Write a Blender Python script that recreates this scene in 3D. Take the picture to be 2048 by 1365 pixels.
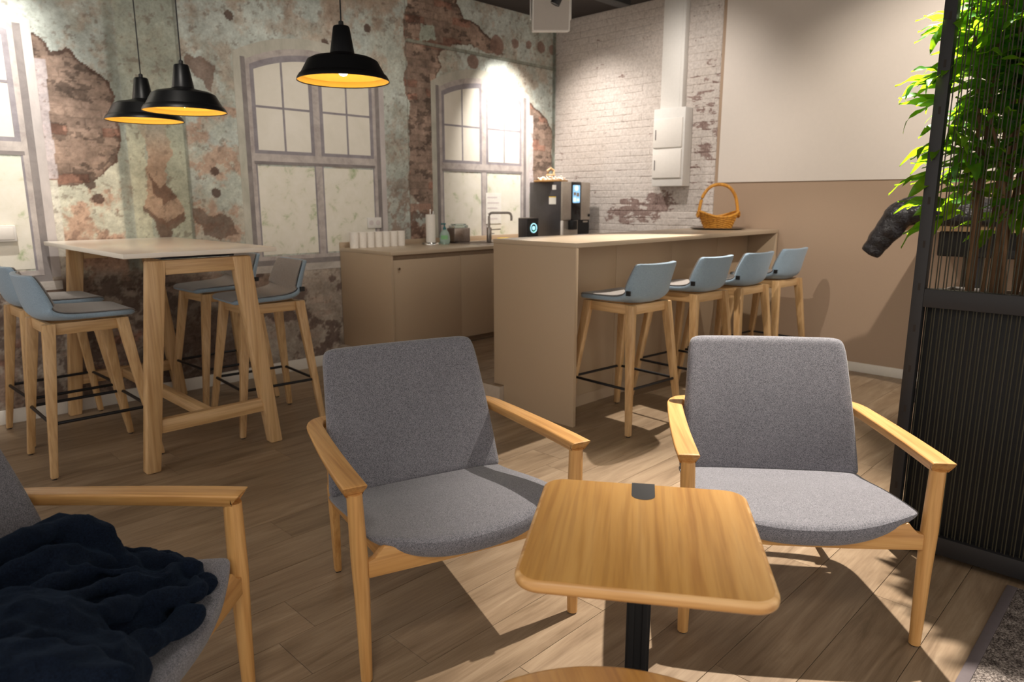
import bpy, bmesh, math, random
import numpy as np
from mathutils import Vector, Matrix

for o in list(bpy.data.objects): bpy.data.objects.remove(o)
SC = bpy.context.scene
COL = SC.collection
R = math.radians
random.seed(7)

# ------------------------------------------------------------------ camera, world, lights, exposure
cam_d = bpy.data.cameras.new('camera'); cam = bpy.data.objects.new('camera', cam_d); COL.objects.link(cam)
SC.camera = cam
cam_d.sensor_width = 36.0; cam_d.sensor_fit = 'HORIZONTAL'
cam_d.lens = 1398.5 / 2048 * 36.0
cam_d.clip_start = 0.02
YAW, PITCH = R(44.58), R(11.4)
fh = Vector((math.cos(YAW), math.sin(YAW), 0))
fw = fh * math.cos(PITCH) - Vector((0, 0, 1)) * math.sin(PITCH)
cam.location = (0, 0, 1.35)
cam.rotation_euler = fw.to_track_quat('-Z', 'Y').to_euler()
cam_d.dof.use_dof = True; cam_d.dof.focus_distance = 2.35; cam_d.dof.aperture_fstop = 3.5

W = bpy.data.worlds.new('world'); SC.world = W; W.use_nodes = True
W.node_tree.nodes['Background'].inputs[0].default_value = (1.0, 0.92, 0.84, 1)
W.node_tree.nodes['Background'].inputs[1].default_value = 0.88

SC.view_settings.view_transform = 'Standard'
try: SC.view_settings.look = 'None'
except Exception: pass
SC.view_settings.gamma = 1.0
SC.view_settings.use_curve_mapping = False
SC.view_settings.exposure = 0.25

def spot(name, loc, target, power, size=45, blend=0.3, radius=0.02, color=(1, 0.91, 0.80)):
    d = bpy.data.lights.new(name, 'SPOT'); d.energy = power; d.spot_size = R(size); d.spot_blend = blend
    d.shadow_soft_size = radius; d.color = color
    o = bpy.data.objects.new(name, d); COL.objects.link(o); o.location = loc
    o.rotation_euler = (Vector(target) - Vector(loc)).to_track_quat('-Z', 'Y').to_euler()
    return o
def area(name, loc, target, power, sx, sy, color=(1, 0.9, 0.8)):
    d = bpy.data.lights.new(name, 'AREA'); d.energy = power; d.shape = 'RECTANGLE'; d.size = sx; d.size_y = sy; d.color = color
    o = bpy.data.objects.new(name, d); COL.objects.link(o); o.location = loc
    o.rotation_euler = (Vector(target) - Vector(loc)).to_track_quat('-Z', 'Y').to_euler()
    return o
spot('track_light_plant', (3.2, 1.07, 3.05), (2.35, 0.88, 0.0), 760, 56, 0.85, 0.018)
spot('track_light_island', (4.44, 2.6, 3.05), (3.45, 2.3, 0.0), 420, 47, 0.35, 0.02)
spot('track_light_mural', (4.95, 4.35, 3.08), (5.08, 5.1, 1.95), 270, 60, 1.0, 0.03, (1, 0.93, 0.86))
spot('track_light_window', (0.75, 4.35, 3.08), (0.80, 5.1, 2.0), 190, 62, 1.0, 0.03, (1, 0.95, 0.88))
spot('track_light_screen', (4.0, 0.6, 3.05), (5.83, 1.2, 1.5), 180, 84, 0.6, 0.03)
spot('track_light_stools', (2.6, 2.35, 3.05), (4.9, 2.25, 0.6), 230, 44, 0.5, 0.02, (1, 0.92, 0.82))
spot('track_light_brick', (4.75, 4.55, 3.08), (5.83, 4.45, 1.45), 120, 84, 1.0, 0.05, (1, 0.93, 0.86))
spot('added_cabinet_fill', (4.5, 3.25, 3.05), (5.83, 3.6, 1.7), 75, 95, 1.0, 0.08, (1, 0.93, 0.86))  # added fill spot, brightens the brick wall around the cabinet
spot('track_light_lounge', (-0.2, 0.2, 3.05), (1.7, 1.2, 0.5), 90, 70, 0.9, 0.3, (1, 0.9, 0.78))
spot('added_mural_fill', (0.6, 3.0, 3.05), (1.4, 5.1, 1.5), 72, 80, 1.0, 0.25, (1, 0.92, 0.82))  # added soft fill aimed at the mural behind the tall table
spot('added_mural_wash', (3.0, 3.3, 3.05), (3.1, 5.1, 1.6), 66, 84, 1.0, 0.25, (1, 0.93, 0.84))  # added soft wash to lift the whole mural, no fixture of its own

# ------------------------------------------------------------------ material helpers
def srgb(c):
    if isinstance(c, str):
        c = tuple(int(c[i:i+2], 16) for i in (0, 2, 4))
    return tuple(((v/255)/12.92 if v/255 <= 0.04045 else ((v/255+0.055)/1.055)**2.4) for v in c) + (1,)
class NT:
    def __init__(s, name):
        s.m = bpy.data.materials.new(name); s.m.use_nodes = True; s.t = s.m.node_tree; s.n = s.t.nodes
        s.b = s.n['Principled BSDF']
    def new(s, typ, **kw):
        n = s.n.new(typ)
        for k, v in kw.items():
            if k.startswith('i_'): n.inputs[int(k[2:]) if k[2:].isdigit() else k[2:].replace('_', ' ')].default_value = v
            else: setattr(n, k, v)
        return n
    def link(s, a, b): s.t.links.new(a, b)
    def coord(s, kind='Object', scale=(1, 1, 1)):
        tc = s.new('ShaderNodeTexCoord'); mp = s.new('ShaderNodeMapping'); mp.inputs['Scale'].default_value = scale
        s.link(tc.outputs[kind], mp.inputs[0]); return mp.outputs[0]
    def noise(s, vec, scale, detail=3, rough=0.55, dist=0.0):
        n = s.new('ShaderNodeTexNoise'); n.inputs['Scale'].default_value = scale; n.inputs['Detail'].default_value = detail
        n.inputs['Roughness'].default_value = rough; n.inputs['Distortion'].default_value = dist
        s.link(vec, n.inputs['Vector']); return n.outputs[0]
    def ramp(s, fac, stops):
        r = s.new('ShaderNodeValToRGB'); e = r.color_ramp.elements
        while len(e) > 1: e.remove(e[-1])
        e[0].position = stops[0][0]; e[0].color = stops[0][1]
        for p, c in stops[1:]:
            k = e.new(p); k.color = c
        s.link(fac, r.inputs[0]); return r.outputs[0]
    def mix(s, a, b, fac, blend='MIX'):
        n = s.new('ShaderNodeMix', data_type='RGBA', blend_type=blend)
        for v, i in ((fac, 0), (a, 6), (b, 7)):
            if hasattr(v, 'is_output'): s.link(v, n.inputs[i])
            else: n.inputs[i].default_value = v
        return n.outputs[2]
    def math(s, op, a, b=0.0):
        n = s.new('ShaderNodeMath', operation=op)
        for v, i in ((a, 0), (b, 1)):
            if hasattr(v, 'is_output'): s.link(v, n.inputs[i])
            else: n.inputs[i].default_value = v
        return n.outputs[0]
    def bump(s, h, strength=0.3, dist=0.002):
        n = s.new('ShaderNodeBump'); n.inputs['Strength'].default_value = strength; n.inputs['Distance'].default_value = dist
        s.link(h, n.inputs['Height']); s.link(n.outputs[0], s.b.inputs['Normal'])
    def base(s, c):
        if hasattr(c, 'is_output'): s.link(c, s.b.inputs['Base Color'])
        else: s.b.inputs['Base Color'].default_value = c
    def set(s, rough=0.5, metal=0.0, spec=0.5, **kw):
        s.b.inputs['Roughness'].default_value = rough; s.b.inputs['Metallic'].default_value = metal
        s.b.inputs['Specular IOR Level'].default_value = spec
        for k, v in kw.items(): s.b.inputs[k.replace('_', ' ')].default_value = v
        return s.m
def plain(name, c, rough=0.5, metal=0.0, spec=0.5, var=0.06, scale=40, bump=0.0, **kw):
    t = NT(name); v = t.coord(); n = t.noise(v, scale, 3)
    a = srgb(c); lo = tuple(x*(1-var) for x in a[:3])+(1,); hi = tuple(min(1, x*(1+var)) for x in a[:3])+(1,)
    t.base(t.ramp(n, [(0.3, lo), (0.7, hi)]))
    if bump: t.bump(n, bump, 0.001)
    return t.set(rough, metal, spec, **kw)
def wood(name, light, mid, dark, axis=2, freq=1.0, rough=0.42, knots=True, coord='Object'):
    t = NT(name); sc = [26*freq]*3; sc[axis] = 1.3*freq
    v = t.coord(coord, tuple(sc)); n = t.noise(v, 1.0, 4, 0.6, 0.6)
    sc2 = [110*freq]*3; sc2[axis] = 4*freq
    v2 = t.coord(coord, tuple(sc2)); n2 = t.noise(v2, 1.0, 2, 0.5, 0.1)
    c = t.ramp(n, [(0.28, srgb(dark)), (0.46, srgb(mid)), (0.68, srgb(light))])
    c = t.mix(c, t.ramp(n2, [(0.35, (0.72, 0.66, 0.6, 1)), (0.55, (1, 1, 1, 1))]), 0.55, 'MULTIPLY')
    oi = t.new('ShaderNodeObjectInfo')
    c = t.mix(c, t.ramp(oi.outputs['Random'], [(0, (0.9, 0.88, 0.86, 1)), (1, (1.0, 1.0, 1.0, 1))]), 1.0, 'MULTIPLY')
    t.base(c); t.bump(n2, 0.12, 0.0006)
    return t.set(rough)
def fabric(name, lo, hi, scale=900, rough=0.95, sheen=0.3):
    t = NT(name); v = t.coord(); n = t.noise(v, scale, 2, 0.7); n2 = t.noise(v, scale*0.22, 2, 0.6); n3 = t.noise(v, 9, 2)
    f = t.math('ADD', t.math('MULTIPLY', n, 0.88), t.math('MULTIPLY', n2, 0.12))
    c = t.ramp(f, [(0.40, srgb(lo)), (0.60, srgb(hi))])
    c = t.mix(c, t.ramp(n3, [(0.3, (0.93, 0.93, 0.93, 1)), (0.7, (1, 1, 1, 1))]), 1.0, 'MULTIPLY')
    t.base(c); t.bump(f, 0.5, 0.0015)
    m = t.set(rough, 0, 0.15); t.b.inputs['Sheen Weight'].default_value = sheen; t.b.inputs['Sheen Roughness'].default_value = 0.6
    return m

M = {}
M['oak'] = wood('oak', 'd8aa6c', 'c9975a', 'b07f46', 2)
M['oak_x'] = wood('oak_x', 'd8aa6c', 'c9975a', 'b07f46', 0)
M['oak_y'] = wood('oak_y', 'd8aa6c', 'c9975a', 'b07f46', 1)
M['ash'] = wood('ash_z', 'dcb98c', 'cda878', 'b8905f', 2)
M['ash_x'] = wood('ash_x', 'dcb98c', 'cda878', 'b8905f', 0)
M['ash_y'] = wood('ash_y', 'dcb98c', 'cda878', 'b8905f', 1)
M['top_oak'] = wood('top_oak', 'd6a660', 'cb9850', 'b78240', 1, 0.8, 0.3)
M['edge_oak'] = wood('edge_oak', 'e6c08a', 'cfa066', 'b98850', 0, 0.8, 0.4)
M['grey_fabric'] = fabric('grey_fabric', '4b4c52', '85838a', 420)
M['blue_fabric'] = fabric('blue_fabric', '7c92a4', '9aaebf', 500)
M['pad_fabric'] = fabric('pad_fabric', '7c7672', '9a9490', 500)
M['laminate'] = plain('laminate', 'b49e84', 0.5, var=0.03, scale=300)
M['laminate_edge'] = plain('laminate_edge', 'b8a289', 0.45, var=0.03, scale=300)
M['worktop'] = plain('worktop', 'bba890', 0.32, var=0.04, scale=400)
M['groove'] = plain('groove', 'a08870', 0.6)
M['dark_gap'] = plain('dark_gap', '241c16', 0.8)
M['white_top'] = plain('white_top', 'e6ded2', 0.22, var=0.01)
M['white_paint'] = plain('white_paint', 'e2dcd4', 0.5, var=0.02)
M['white_plastic'] = plain('white_plastic', 'dedad4', 0.4, var=0.02)
M['black_metal'] = plain('black_metal', '16161a', 0.45, 0.2)
M['black_frame'] = plain('black_frame', '1f1e20', 0.55, 0.0, bump=0.02, scale=600)
M['black_plastic'] = plain('black_plastic', '0e0e10', 0.6)
M['shade_black'] = plain('shade_black', '17181a', 0.38, 0.3)
M['shade_gold'] = plain('shade_gold', 'f6bc48', 0.35, 0.0, var=0.03)
M['ceiling'] = plain('ceiling_dark', '2c2523', 0.85, var=0.1, scale=4)
M['taupe'] = plain('taupe_paint', 'a68e78', 0.75, var=0.03, scale=200, bump=0.05)
M['screen_white'] = plain('screen_white', 'd6ccc2', 0.7, var=0.01)
M['steel'] = plain('steel', 'a8a09a', 0.3, 1.0, var=0.1, scale=80)
M['chrome'] = plain('chrome', 'd0cdc8', 0.12, 1.0)
M['machine_dark'] = plain('machine_dark', '4a4648', 0.42, 0.3)
M['machine_silver'] = plain('machine_silver', 'b8aea2', 0.35, 0.5)
M['dark_glass'] = plain('dark_glass', '0c0c0e', 0.12)
M['card_white'] = plain('card_white', 'e8e4dc', 0.6)
M['text_pale'] = plain('text_pale', 'cfc4c2', 0.7)
M['yellow'] = plain('yellow_plastic', 'e8c020', 0.5)
M['paper'] = plain('paper', 'efe9e0', 0.8, scale=120)
M['wicker'] = wood('wicker', 'e2a540', 'd08e2c', 'a06a1c', 2, 1.6, 0.5)
M['green_print'] = plain('green_print', '86bf88', 0.6)
M['teal'] = plain('teal_plastic', '1f6a70', 0.35)
M['bark'] = wood('bark', '8a6a4c', '6e5138', '4a3524', 2, 1.5, 0.9)
M['pebble'] = plain('pebble', '9a8a78', 0.8, var=0.3, scale=20)
M['soil'] = plain('soil', '3a2c22', 0.95, var=0.3)
M['baseboard'] = plain('baseboard', 'dcd6cc', 0.5, var=0.02)
M['platform'] = plain('platform_edge', 'b3a494', 0.5)
M['trim_grey'] = plain('trim_grey', '6d6466', 0.5)
def emit(name, c, s):
    t = NT(name); t.base(srgb(c)); m = t.set(0.4); t.b.inputs['Emission Color'].default_value = srgb(c); t.b.inputs['Emission Strength'].default_value = s; return m
M['bulb'] = emit('bulb_glow', 'fff0d0', 5)
M['lcd'] = emit('lcd_blue', '86b8dc', 0.9)
M['lcd_pale'] = emit('lcd_pale', 'c6e2f4', 1.0)
M['ring_blue'] = emit('ring_blue', '9fd8e4', 1.2)
M['ring_green'] = emit('ring_green', '2fae78', 0.7)
t = NT('clear_plastic'); t.base(srgb('dfeeea')); M['clear'] = t.set(0.08, 0, 0.5, Transmission_Weight=0.9, IOR=1.4)
t = NT('soap_liquid'); t.base(srgb('d4efe6')); M['soap'] = t.set(0.15, 0, 0.5, Transmission_Weight=0.55, IOR=1.35)
# navy fleece
t = NT('navy_fleece'); v = t.coord(); n = t.noise(v, 260, 3, 0.7); n2 = t.noise(v, 14, 3)
c = t.ramp(n, [(0.35, srgb('070c17')), (0.7, srgb('131d2d'))])
t.base(t.mix(c, t.ramp(n2, [(0.3, (0.75, 0.78, 0.8, 1)), (0.7, (1.15, 1.15, 1.15, 1))]), 1.0, 'MULTIPLY')); t.bump(n, 0.7, 0.003)
M['fleece'] = t.set(0.95, 0, 0.1); t.b.inputs['Sheen Weight'].default_value = 0.15; t.b.inputs['Sheen Roughness'].default_value = 0.5; t.b.inputs['Sheen Tint'].default_value = srgb('5a7aa0')
# black puffer nylon
t = NT('puffer_nylon'); v = t.coord(); n = t.noise(v, 38, 4, 0.6, 0.8); t.base(srgb('1c1a1e')); t.bump(n, 0.8, 0.012); M['puffer'] = t.set(0.30, 0, 0.6)
# leaves
def leafmat(name, lo, hi, trans):
    t = NT(name); v = t.coord('Generated'); n = t.noise(v, 6, 2); oi = t.new('ShaderNodeObjectInfo')
    c = t.mix(t.ramp(n, [(0.3, srgb(lo)), (0.7, srgb(hi))]), t.ramp(oi.outputs['Random'], [(0, (0.7, 0.8, 0.6, 1)), (1, (1.1, 1.1, 1, 1))]), 1.0, 'MULTIPLY')
    t.base(c); m = t.set(0.32, 0, 0.5)
    tr = t.new('ShaderNodeBsdfTranslucent'); tr.inputs[0].default_value = srgb(trans)
    mx = t.new('ShaderNodeMixShader'); mx.inputs[0].default_value = 0.42
    out = t.n['Material Output']; t.link(t.b.outputs[0], mx.inputs[1]); t.link(tr.outputs[0], mx.inputs[2]); t.link(mx.outputs[0], out.inputs[0])
    return m
M['leaf'] = leafmat('leaf_green', '1f4a1a', '347026', 'a2d420')
# floor plank
t = NT('floor_plank'); v = t.coord('Object', (1.1, 9, 1)); oi = t.new('ShaderNodeObjectInfo')
off = t.new('ShaderNodeVectorMath', operation='ADD'); t.link(v, off.inputs[0]); cmb = t.new('ShaderNodeCombineXYZ')
t.link(t.math('MULTIPLY', oi.outputs['Random'], 60.0), cmb.inputs[0]); t.link(t.math('MULTIPLY', oi.outputs['Random'], 37.0), cmb.inputs[1]); t.link(cmb.outputs[0], off.inputs[1])
n = t.noise(off.outputs[0], 1.6, 5, 0.62, 0.9); 
v2 = t.coord('Object', (6, 150, 1)); off2 = t.new('ShaderNodeVectorMath', operation='ADD'); t.link(v2, off2.inputs[0]); t.link(cmb.outputs[0], off2.inputs[1])
n2 = t.noise(off2.outputs[0], 1.0, 3, 0.6)
c = t.ramp(n, [(0.28, srgb('77634d')), (0.42, srgb('8b765f')), (0.56, srgb('98836b')), (0.75, srgb('a8947c'))])
c = t.mix(c, t.ramp(n2, [(0.35, (0.84, 0.82, 0.80, 1)), (0.6, (1, 1, 1, 1))]), 0.8, 'MULTIPLY')
c = t.mix(c, t.ramp(oi.outputs['Random'], [(0, (0.90, 0.89, 0.87, 1)), (0.5, (1, 1, 1, 1)), (1, (1.07, 1.06, 1.04, 1))]), 1.0, 'MULTIPLY')
t.base(c); t.bump(n2, 0.15, 0.0008); M['plank'] = t.set(0.42, 0, 0.4)
# carpet
t = NT('carpet'); v = t.coord(); n = t.noise(v, 160, 3, 0.8); n2 = t.noise(v, 40, 2)
t.base(t.ramp(t.math('ADD', t.math('MULTIPLY', n, .7), t.math('MULTIPLY', n2, .3)), [(0.40, srgb('3c3634')), (0.52, srgb('8a807a')), (0.62, srgb('c8beb6'))])); t.bump(n, 1.0, 0.006); M['carpet'] = t.set(0.95, 0, 0.1)
# mural base: colour attribute with fine grain
t = NT('mural_print'); at = t.new('ShaderNodeAttribute', attribute_name='paint'); v = t.coord()
n = t.noise(v, 60, 4, 0.7); n2 = t.noise(v, 12, 4, 0.65)
c = t.mix(at.outputs[0], t.ramp(n, [(0.32, (0.78, 0.75, 0.72, 1)), (0.5, (1, 1, 1, 1)), (0.7, (1.1, 1.1, 1.1, 1))]), 0.75, 'MULTIPLY')
c = t.mix(c, t.ramp(n2, [(0.35, (0.85, 0.84, 0.83, 1)), (0.55, (1.03, 1.03, 1.03, 1))]), 0.6, 'MULTIPLY')
t.base(c); M['mural'] = t.set(0.72, 0, 0.25)
def printed(name, stops, scale=(8, 8, 8), detail=5, ns=1.0):
    t = NT(name); v = t.coord('Object', scale); n = t.noise(v, ns, detail, 0.65, 0.4); t.base(t.ramp(n, [(p, srgb(c)) for p, c in stops])); return t.set(0.7, 0, 0.25)
M['pr_frame'] = printed('printed_frame', [(0.3, '9c928e'), (0.5, 'b4aba6'), (0.7, 'c6bdb6')], (10, 10, 10))
M['pr_bar'] = printed('printed_bar', [(0.3, '807a7e'), (0.7, '9c969a')], (10, 10, 10))
M['pr_dark'] = printed('printed_reveal', [(0.3, '77706f'), (0.7, '958e8b')], (6, 6, 6))
M['pr_plaster'] = printed('printed_plaster', [(0.3, 'a9a79a'), (0.7, 'c9c5b8')], (8, 8, 4))
M['pr_lilac'] = printed('printed_lilac', [(0.3, 'b3aba8'), (0.7, 'c9c1bd')], (8, 8, 4))
M['pr_glass'] = printed('printed_glass', [(0.3, 'd9d3c4'), (0.7, 'e6e0d4')], (3, 3, 3))
M['pr_glass2'] = printed('printed_glass_foliage', [(0.30, 'a3b088'), (0.37, 'c6c8ae'), (0.44, 'dfdacb'), (0.75, 'e8e3d8')], (9, 9, 9), 8)
M['pr_sill'] = printed('printed_sill', [(0.3, 'a8a098'), (0.7, 'cfc8c0')], (6, 6, 10))
# painted brick (wall right): white limewash with worn patches exposing brick, in world space
t = NT('painted_brick'); g = t.new('ShaderNodeNewGeometry'); P = g.outputs['Position']
sep = t.new('ShaderNodeSeparateXYZ'); t.link(P, sep.inputs[0])
mpp = t.new('ShaderNodeMapping'); mpp.inputs['Scale'].default_value = (1, 1, 2.4); t.link(P, mpp.inputs[0]); n = t.noise(mpp.outputs[0], 6.5, 6, 0.72, 0.3); nf = t.noise(P, 55, 3, 0.6); nb = t.noise(P, 1.7, 2)
def blob(cy, cz, ry, rz):
    a = t.math('DIVIDE', t.math('SUBTRACT', sep.outputs[1], cy), ry); b = t.math('DIVIDE', t.math('SUBTRACT', sep.outputs[2], cz), rz)
    d = t.math('ADD', t.math('MULTIPLY', a, a), t.math('MULTIPLY', b, b))
    return t.math('MAXIMUM', t.math('SUBTRACT', 1.0, d), 0.0)
wear = t.math('ADD', t.math('MULTIPLY', blob(4.05, 1.25, 0.42, 0.16), 0.30), t.math('MULTIPLY', blob(3.3, 1.9, 0.24, 1.0), 0.12))
wear = t.math('ADD', wear, t.math('MULTIPLY', blob(3.75, 1.35, 0.25, 0.12), 0.26))
oib = t.new('ShaderNodeObjectInfo'); f = t.math('ADD', t.math('ADD', n, wear), t.math('MULTIPLY', t.math('SUBTRACT', oib.outputs['Random'], .5), .13))
white = t.ramp(nf, [(0.3, srgb('b9b0a9')), (0.55, srgb('cdc4bd')), (0.8, srgb('dcd5ce'))])
white = t.mix(white, t.ramp(nb, [(0.3, (0.92, 0.9, 0.88, 1)), (0.7, (1, 1, 1, 1))]), 1.0, 'MULTIPLY')
red = t.ramp(nf, [(0.3, srgb('76605a')), (0.7, srgb('a08c84'))])
mask = t.ramp(f, [(0.672, (0, 0, 0, 1)), (0.69, (1, 1, 1, 1))])
chip = t.noise(mpp.outputs[0], 26, 3, 0.6)
white = t.mix(white, srgb('857b74'), t.ramp(chip, [(0.66, (0, 0, 0, 1)), (0.70, (.8, .8, .8, 1))]))
t.base(t.mix(white, red, mask)); t.bump(t.math('ADD', nf, t.math('MULTIPLY', n, 2.0)), 0.5, 0.004)
M['brick'] = t.set(0.85, 0, 0.2)
M['mortar'] = plain('mortar', 'a99f97', 0.9, var=0.12, scale=30)

# ------------------------------------------------------------------ mesh helpers
class MB:
    def __init__(s): s.v = []; s.f = []
    def add(s, vs, fs):
        k = len(s.v); s.v += [tuple(v) for v in vs]; s.f += [tuple(i+k for i in f) for f in fs]; return s
    def box(s, x0, x1, y0, y1, z0, z1):
        vs = [(x, y, z) for z in (z0, z1) for y in (y0, y1) for x in (x0, x1)]
        return s.add(vs, [(0, 2, 3, 1), (4, 5, 7, 6), (0, 1, 5, 4), (2, 6, 7, 3), (0, 4, 6, 2), (1, 3, 7, 5)])
    def hull(s, bot, top):    # two same-length loops (counter-clockwise seen from above)
        n = len(bot); fs = [tuple(range(n))[::-1], tuple(range(n, 2*n))] + [(i, (i+1) % n, n+(i+1) % n, n+i) for i in range(n)]
        return s.add(list(bot)+list(top), fs)
    def prism(s, poly, a, b, plane='xy'):
        def P(p, h):
            return {'xy': (p[0], p[1], h), 'xz': (p[0], h, p[1]), 'yz': (h, p[0], p[1])}[plane]
        return s.hull([P(p, a) for p in poly], [P(p, b) for p in poly])
    def cyl(s, p0, p1, r0, r1=None, n=16, sx=1.0):
        r1 = r0 if r1 is None else r1; p0 = Vector(p0); p1 = Vector(p1); d = (p1-p0).normalized()
        a = d.orthogonal().normalized() if abs(d.z) < 0.999 else Vector((1, 0, 0)); b = d.cross(a)
        L = lambda p, r: [p+a*math.cos(2*math.pi*i/n)*r*sx+b*math.sin(2*math.pi*i/n)*r for i in range(n)]
        return s.hull(L(p0, r0), L(p1, r1))
    def lathe(s, prof, n=32, c=(0, 0, 0), cap=True):
        vs = [(c[0]+r*math.cos(2*math.pi*i/n), c[1]+r*math.sin(2*math.pi*i/n), c[2]+z) for r, z in prof for i in range(n)]
        fs = [(j*n+i, j*n+(i+1) % n, (j+1)*n+(i+1) % n, (j+1)*n+i) for j in range(len(prof)-1) for i in range(n)]
        if cap and prof[0][0] > 1e-6: fs.append(tuple(range(n))[::-1])
        if prof[-1][0] > 1e-6: fs.append(tuple((len(prof)-1)*n+i for i in range(n)))
        return s.add(vs, fs)
    def tube(s, pts, r, n=8, closed=False, sq=None):
        pts = [Vector(p) for p in pts]; m = len(pts); rings = []; up = Vector((0, 0, 1))
        for i, p in enumerate(pts):
            a = pts[i-1] if (i > 0 or closed) else p; b = pts[(i+1) % m] if (i < m-1 or closed) else p
            d = (b-a).normalized(); u = up if abs(d.dot(up)) < 0.95 else Vector((1, 0, 0))
            e1 = d.cross(u).normalized(); e2 = e1.cross(d); rr = r[i] if isinstance(r, (list, tuple)) else r
            rings.append([p+e1*math.cos(2*math.pi*k/n)*rr+e2*math.sin(2*math.pi*k/n)*rr*(sq or 1) for k in range(n)])
        vs = [v for g in rings for v in g]; fs = []
        for i in range(m if closed else m-1):
            j = (i+1) % m
            fs += [(i*n+k, i*n+(k+1) % n, j*n+(k+1) % n, j*n+k) for k in range(n)]
        if not closed: fs += [tuple(range(n))[::-1], tuple((m-1)*n+k for k in range(n))]
        return s.add(vs, fs)
    def grid(s, fn, nu, nv):
        vs = [fn(i/(nu-1), j/(nv-1)) for j in range(nv) for i in range(nu)]
        return s.add(vs, [(j*nu+i, j*nu+i+1, (j+1)*nu+i+1, (j+1)*nu+i) for j in range(nv-1) for i in range(nu-1)])
    def thick(s, fn, nu, nv, tfun):   # closed slab: fn(u,v) outer surface, tfun(u,v) -> offset vector
        A = [Vector(fn(i/(nu-1), j/(nv-1))) for j in range(nv) for i in range(nu)]
        B = [A[j*nu+i]+Vector(tfun(i/(nu-1), j/(nv-1))) for j in range(nv) for i in range(nu)]
        N = nu*nv; fs = []
        for j in range(nv-1):
            for i in range(nu-1):
                q = (j*nu+i, j*nu+i+1, (j+1)*nu+i+1, (j+1)*nu+i); fs.append(q); fs.append(tuple(k+N for k in q[::-1]))
        rim = [i for i in range(nu)]+[j*nu+nu-1 for j in range(1, nv)]+[(nv-1)*nu+i for i in range(nu-2, -1, -1)]+[j*nu for j in range(nv-2, 0, -1)]
        for a, b in zip(rim, rim[1:]+rim[:1]): fs.append((b, a, a+N, b+N))
        return s.add(A+B, fs)
    def mesh(s, name, mat, bevel=0, smooth=True, angle=35, seg=2):
        me = bpy.data.meshes.new(name); me.from_pydata(s.v, [], s.f); me.materials.append(mat)
        bm = bmesh.new(); bm.from_mesh(me)
        if bevel:
            bmesh.ops.recalc_face_normals(bm, faces=bm.faces)
            es = [e for e in bm.edges if len(e.link_faces) == 2 and e.calc_face_angle(0) > R(30)]
            bmesh.ops.bevel(bm, geom=es, offset=bevel, segments=seg, profile=0.5, affect='EDGES', clamp_overlap=True)
        else: bmesh.ops.recalc_face_normals(bm, faces=bm.faces)
        bm.to_mesh(me); bm.free()
        if smooth:
            me.polygons.foreach_set('use_smooth', [True]*len(me.polygons)); me.set_sharp_from_angle(angle=R(angle))
        return me
    def build(s, name, mat, parent=None, bevel=0, smooth=True, angle=35, loc=None, rot=None, seg=2):
        return link(name, s.mesh(name, mat, bevel, smooth, angle, seg), parent, loc, rot)
def link(name, me, parent=None, loc=None, rot=None):
    o = bpy.data.objects.new(name, me); COL.objects.link(o)
    if parent: o.parent = parent
    if loc is not None: o.location = loc
    if rot is not None: o.rotation_euler = rot
    return o
def thing(name, label, cat, loc=(0, 0, 0), rz=0.0, group=None):
    o = bpy.data.objects.new(name, None); COL.objects.link(o); o.empty_display_size = 0.05
    o.location = loc; o.rotation_euler = (0, 0, rz); return tag(o, label, cat, group)
def tag(o, label, cat, group=None):
    o['label'] = label; o['category'] = cat
    if group: o['group'] = group
    return o
def struct(o): o['kind'] = 'structure'; return o
def dup(root, loc, rz, label):
    r = root.copy(); COL.objects.link(r); r.location = loc; r.rotation_euler = (0, 0, rz); r['label'] = label
    for ch in list(root.children):
        c = ch.copy(); COL.objects.link(c); c.parent = r
        for g in list(ch.children):
            d = g.copy(); COL.objects.link(d); d.parent = c
    return r
def subsurf(o, n=1):
    m = o.modifiers.new('s', 'SUBSURF'); m.levels = n; m.render_levels = n; return o
def catmull(pts, k=6):
    out = []; P = [np.array(p, float) for p in pts]; P = [2*P[0]-P[1]]+P+[2*P[-1]-P[-2]]
    for i in range(1, len(P)-2):
        for j in range(k):
            t = j/k; a, b, c, d = P[i-1:i+3]
            out.append(tuple(0.5*((2*b)+(-a+c)*t+(2*a-5*b+4*c-d)*t*t+(-a+3*b-3*c+d)*t**3)))
    out.append(tuple(P[-2])); return out
def rrect(x0, x1, y0, y1, r, n=6):
    out = []
    for cx, cy, a0 in ((x1-r, y0+r, -90), (x1-r, y1-r, 0), (x0+r, y1-r, 90), (x0+r, y0+r, 180)):
        for i in range(n+1):
            a = R(a0+90*i/n); out.append((cx+r*math.cos(a), cy+r*math.sin(a)))
    return out

XB, YA, ZC = 5.83, 5.10, 3.15

# ------------------------------------------------------------------ floor
fl = struct(MB().box(-1.2, XB+0.1, -1.2, YA+0.1, -0.06, -0.0045).build('floor', M['dark_gap'], smooth=False))
PW, PL = 0.203, 1.21
pm = MB().box(-PL/2+0.0007, PL/2-0.0007, -PW/2+0.0008, PW/2-0.0008, -0.0045, 0.0).mesh('plank', M['plank'], bevel=0.0006, seg=1)
offs = {}
row = 0; y = 1.676 - PW*14
while y < YA:
    if y + PW > -1.2:
        x0 = {1.676: 0.876}.get(round(y, 3), None)
        base = 0.876 if abs(y-1.676) < .01 else (1.141 if abs(y-1.473) < .01 else (1.255 if abs(y-2.488) < .01 else random.uniform(0, PL)))
        x = base - PL*3
        while x < XB:
            if x + PL > -1.2:
                a, b = max(x, -1.2), min(x+PL, XB); yb = min(y+PW, YA)
                if b-a > 0.06 and yb-y > 0.03:
                    o = link('plank', pm, fl, ((a+b)/2, (y+yb)/2, 0)); o.scale = ((b-a)/PL, (yb-y)/PW, 1)
            x += PL
    y += PW
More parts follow.
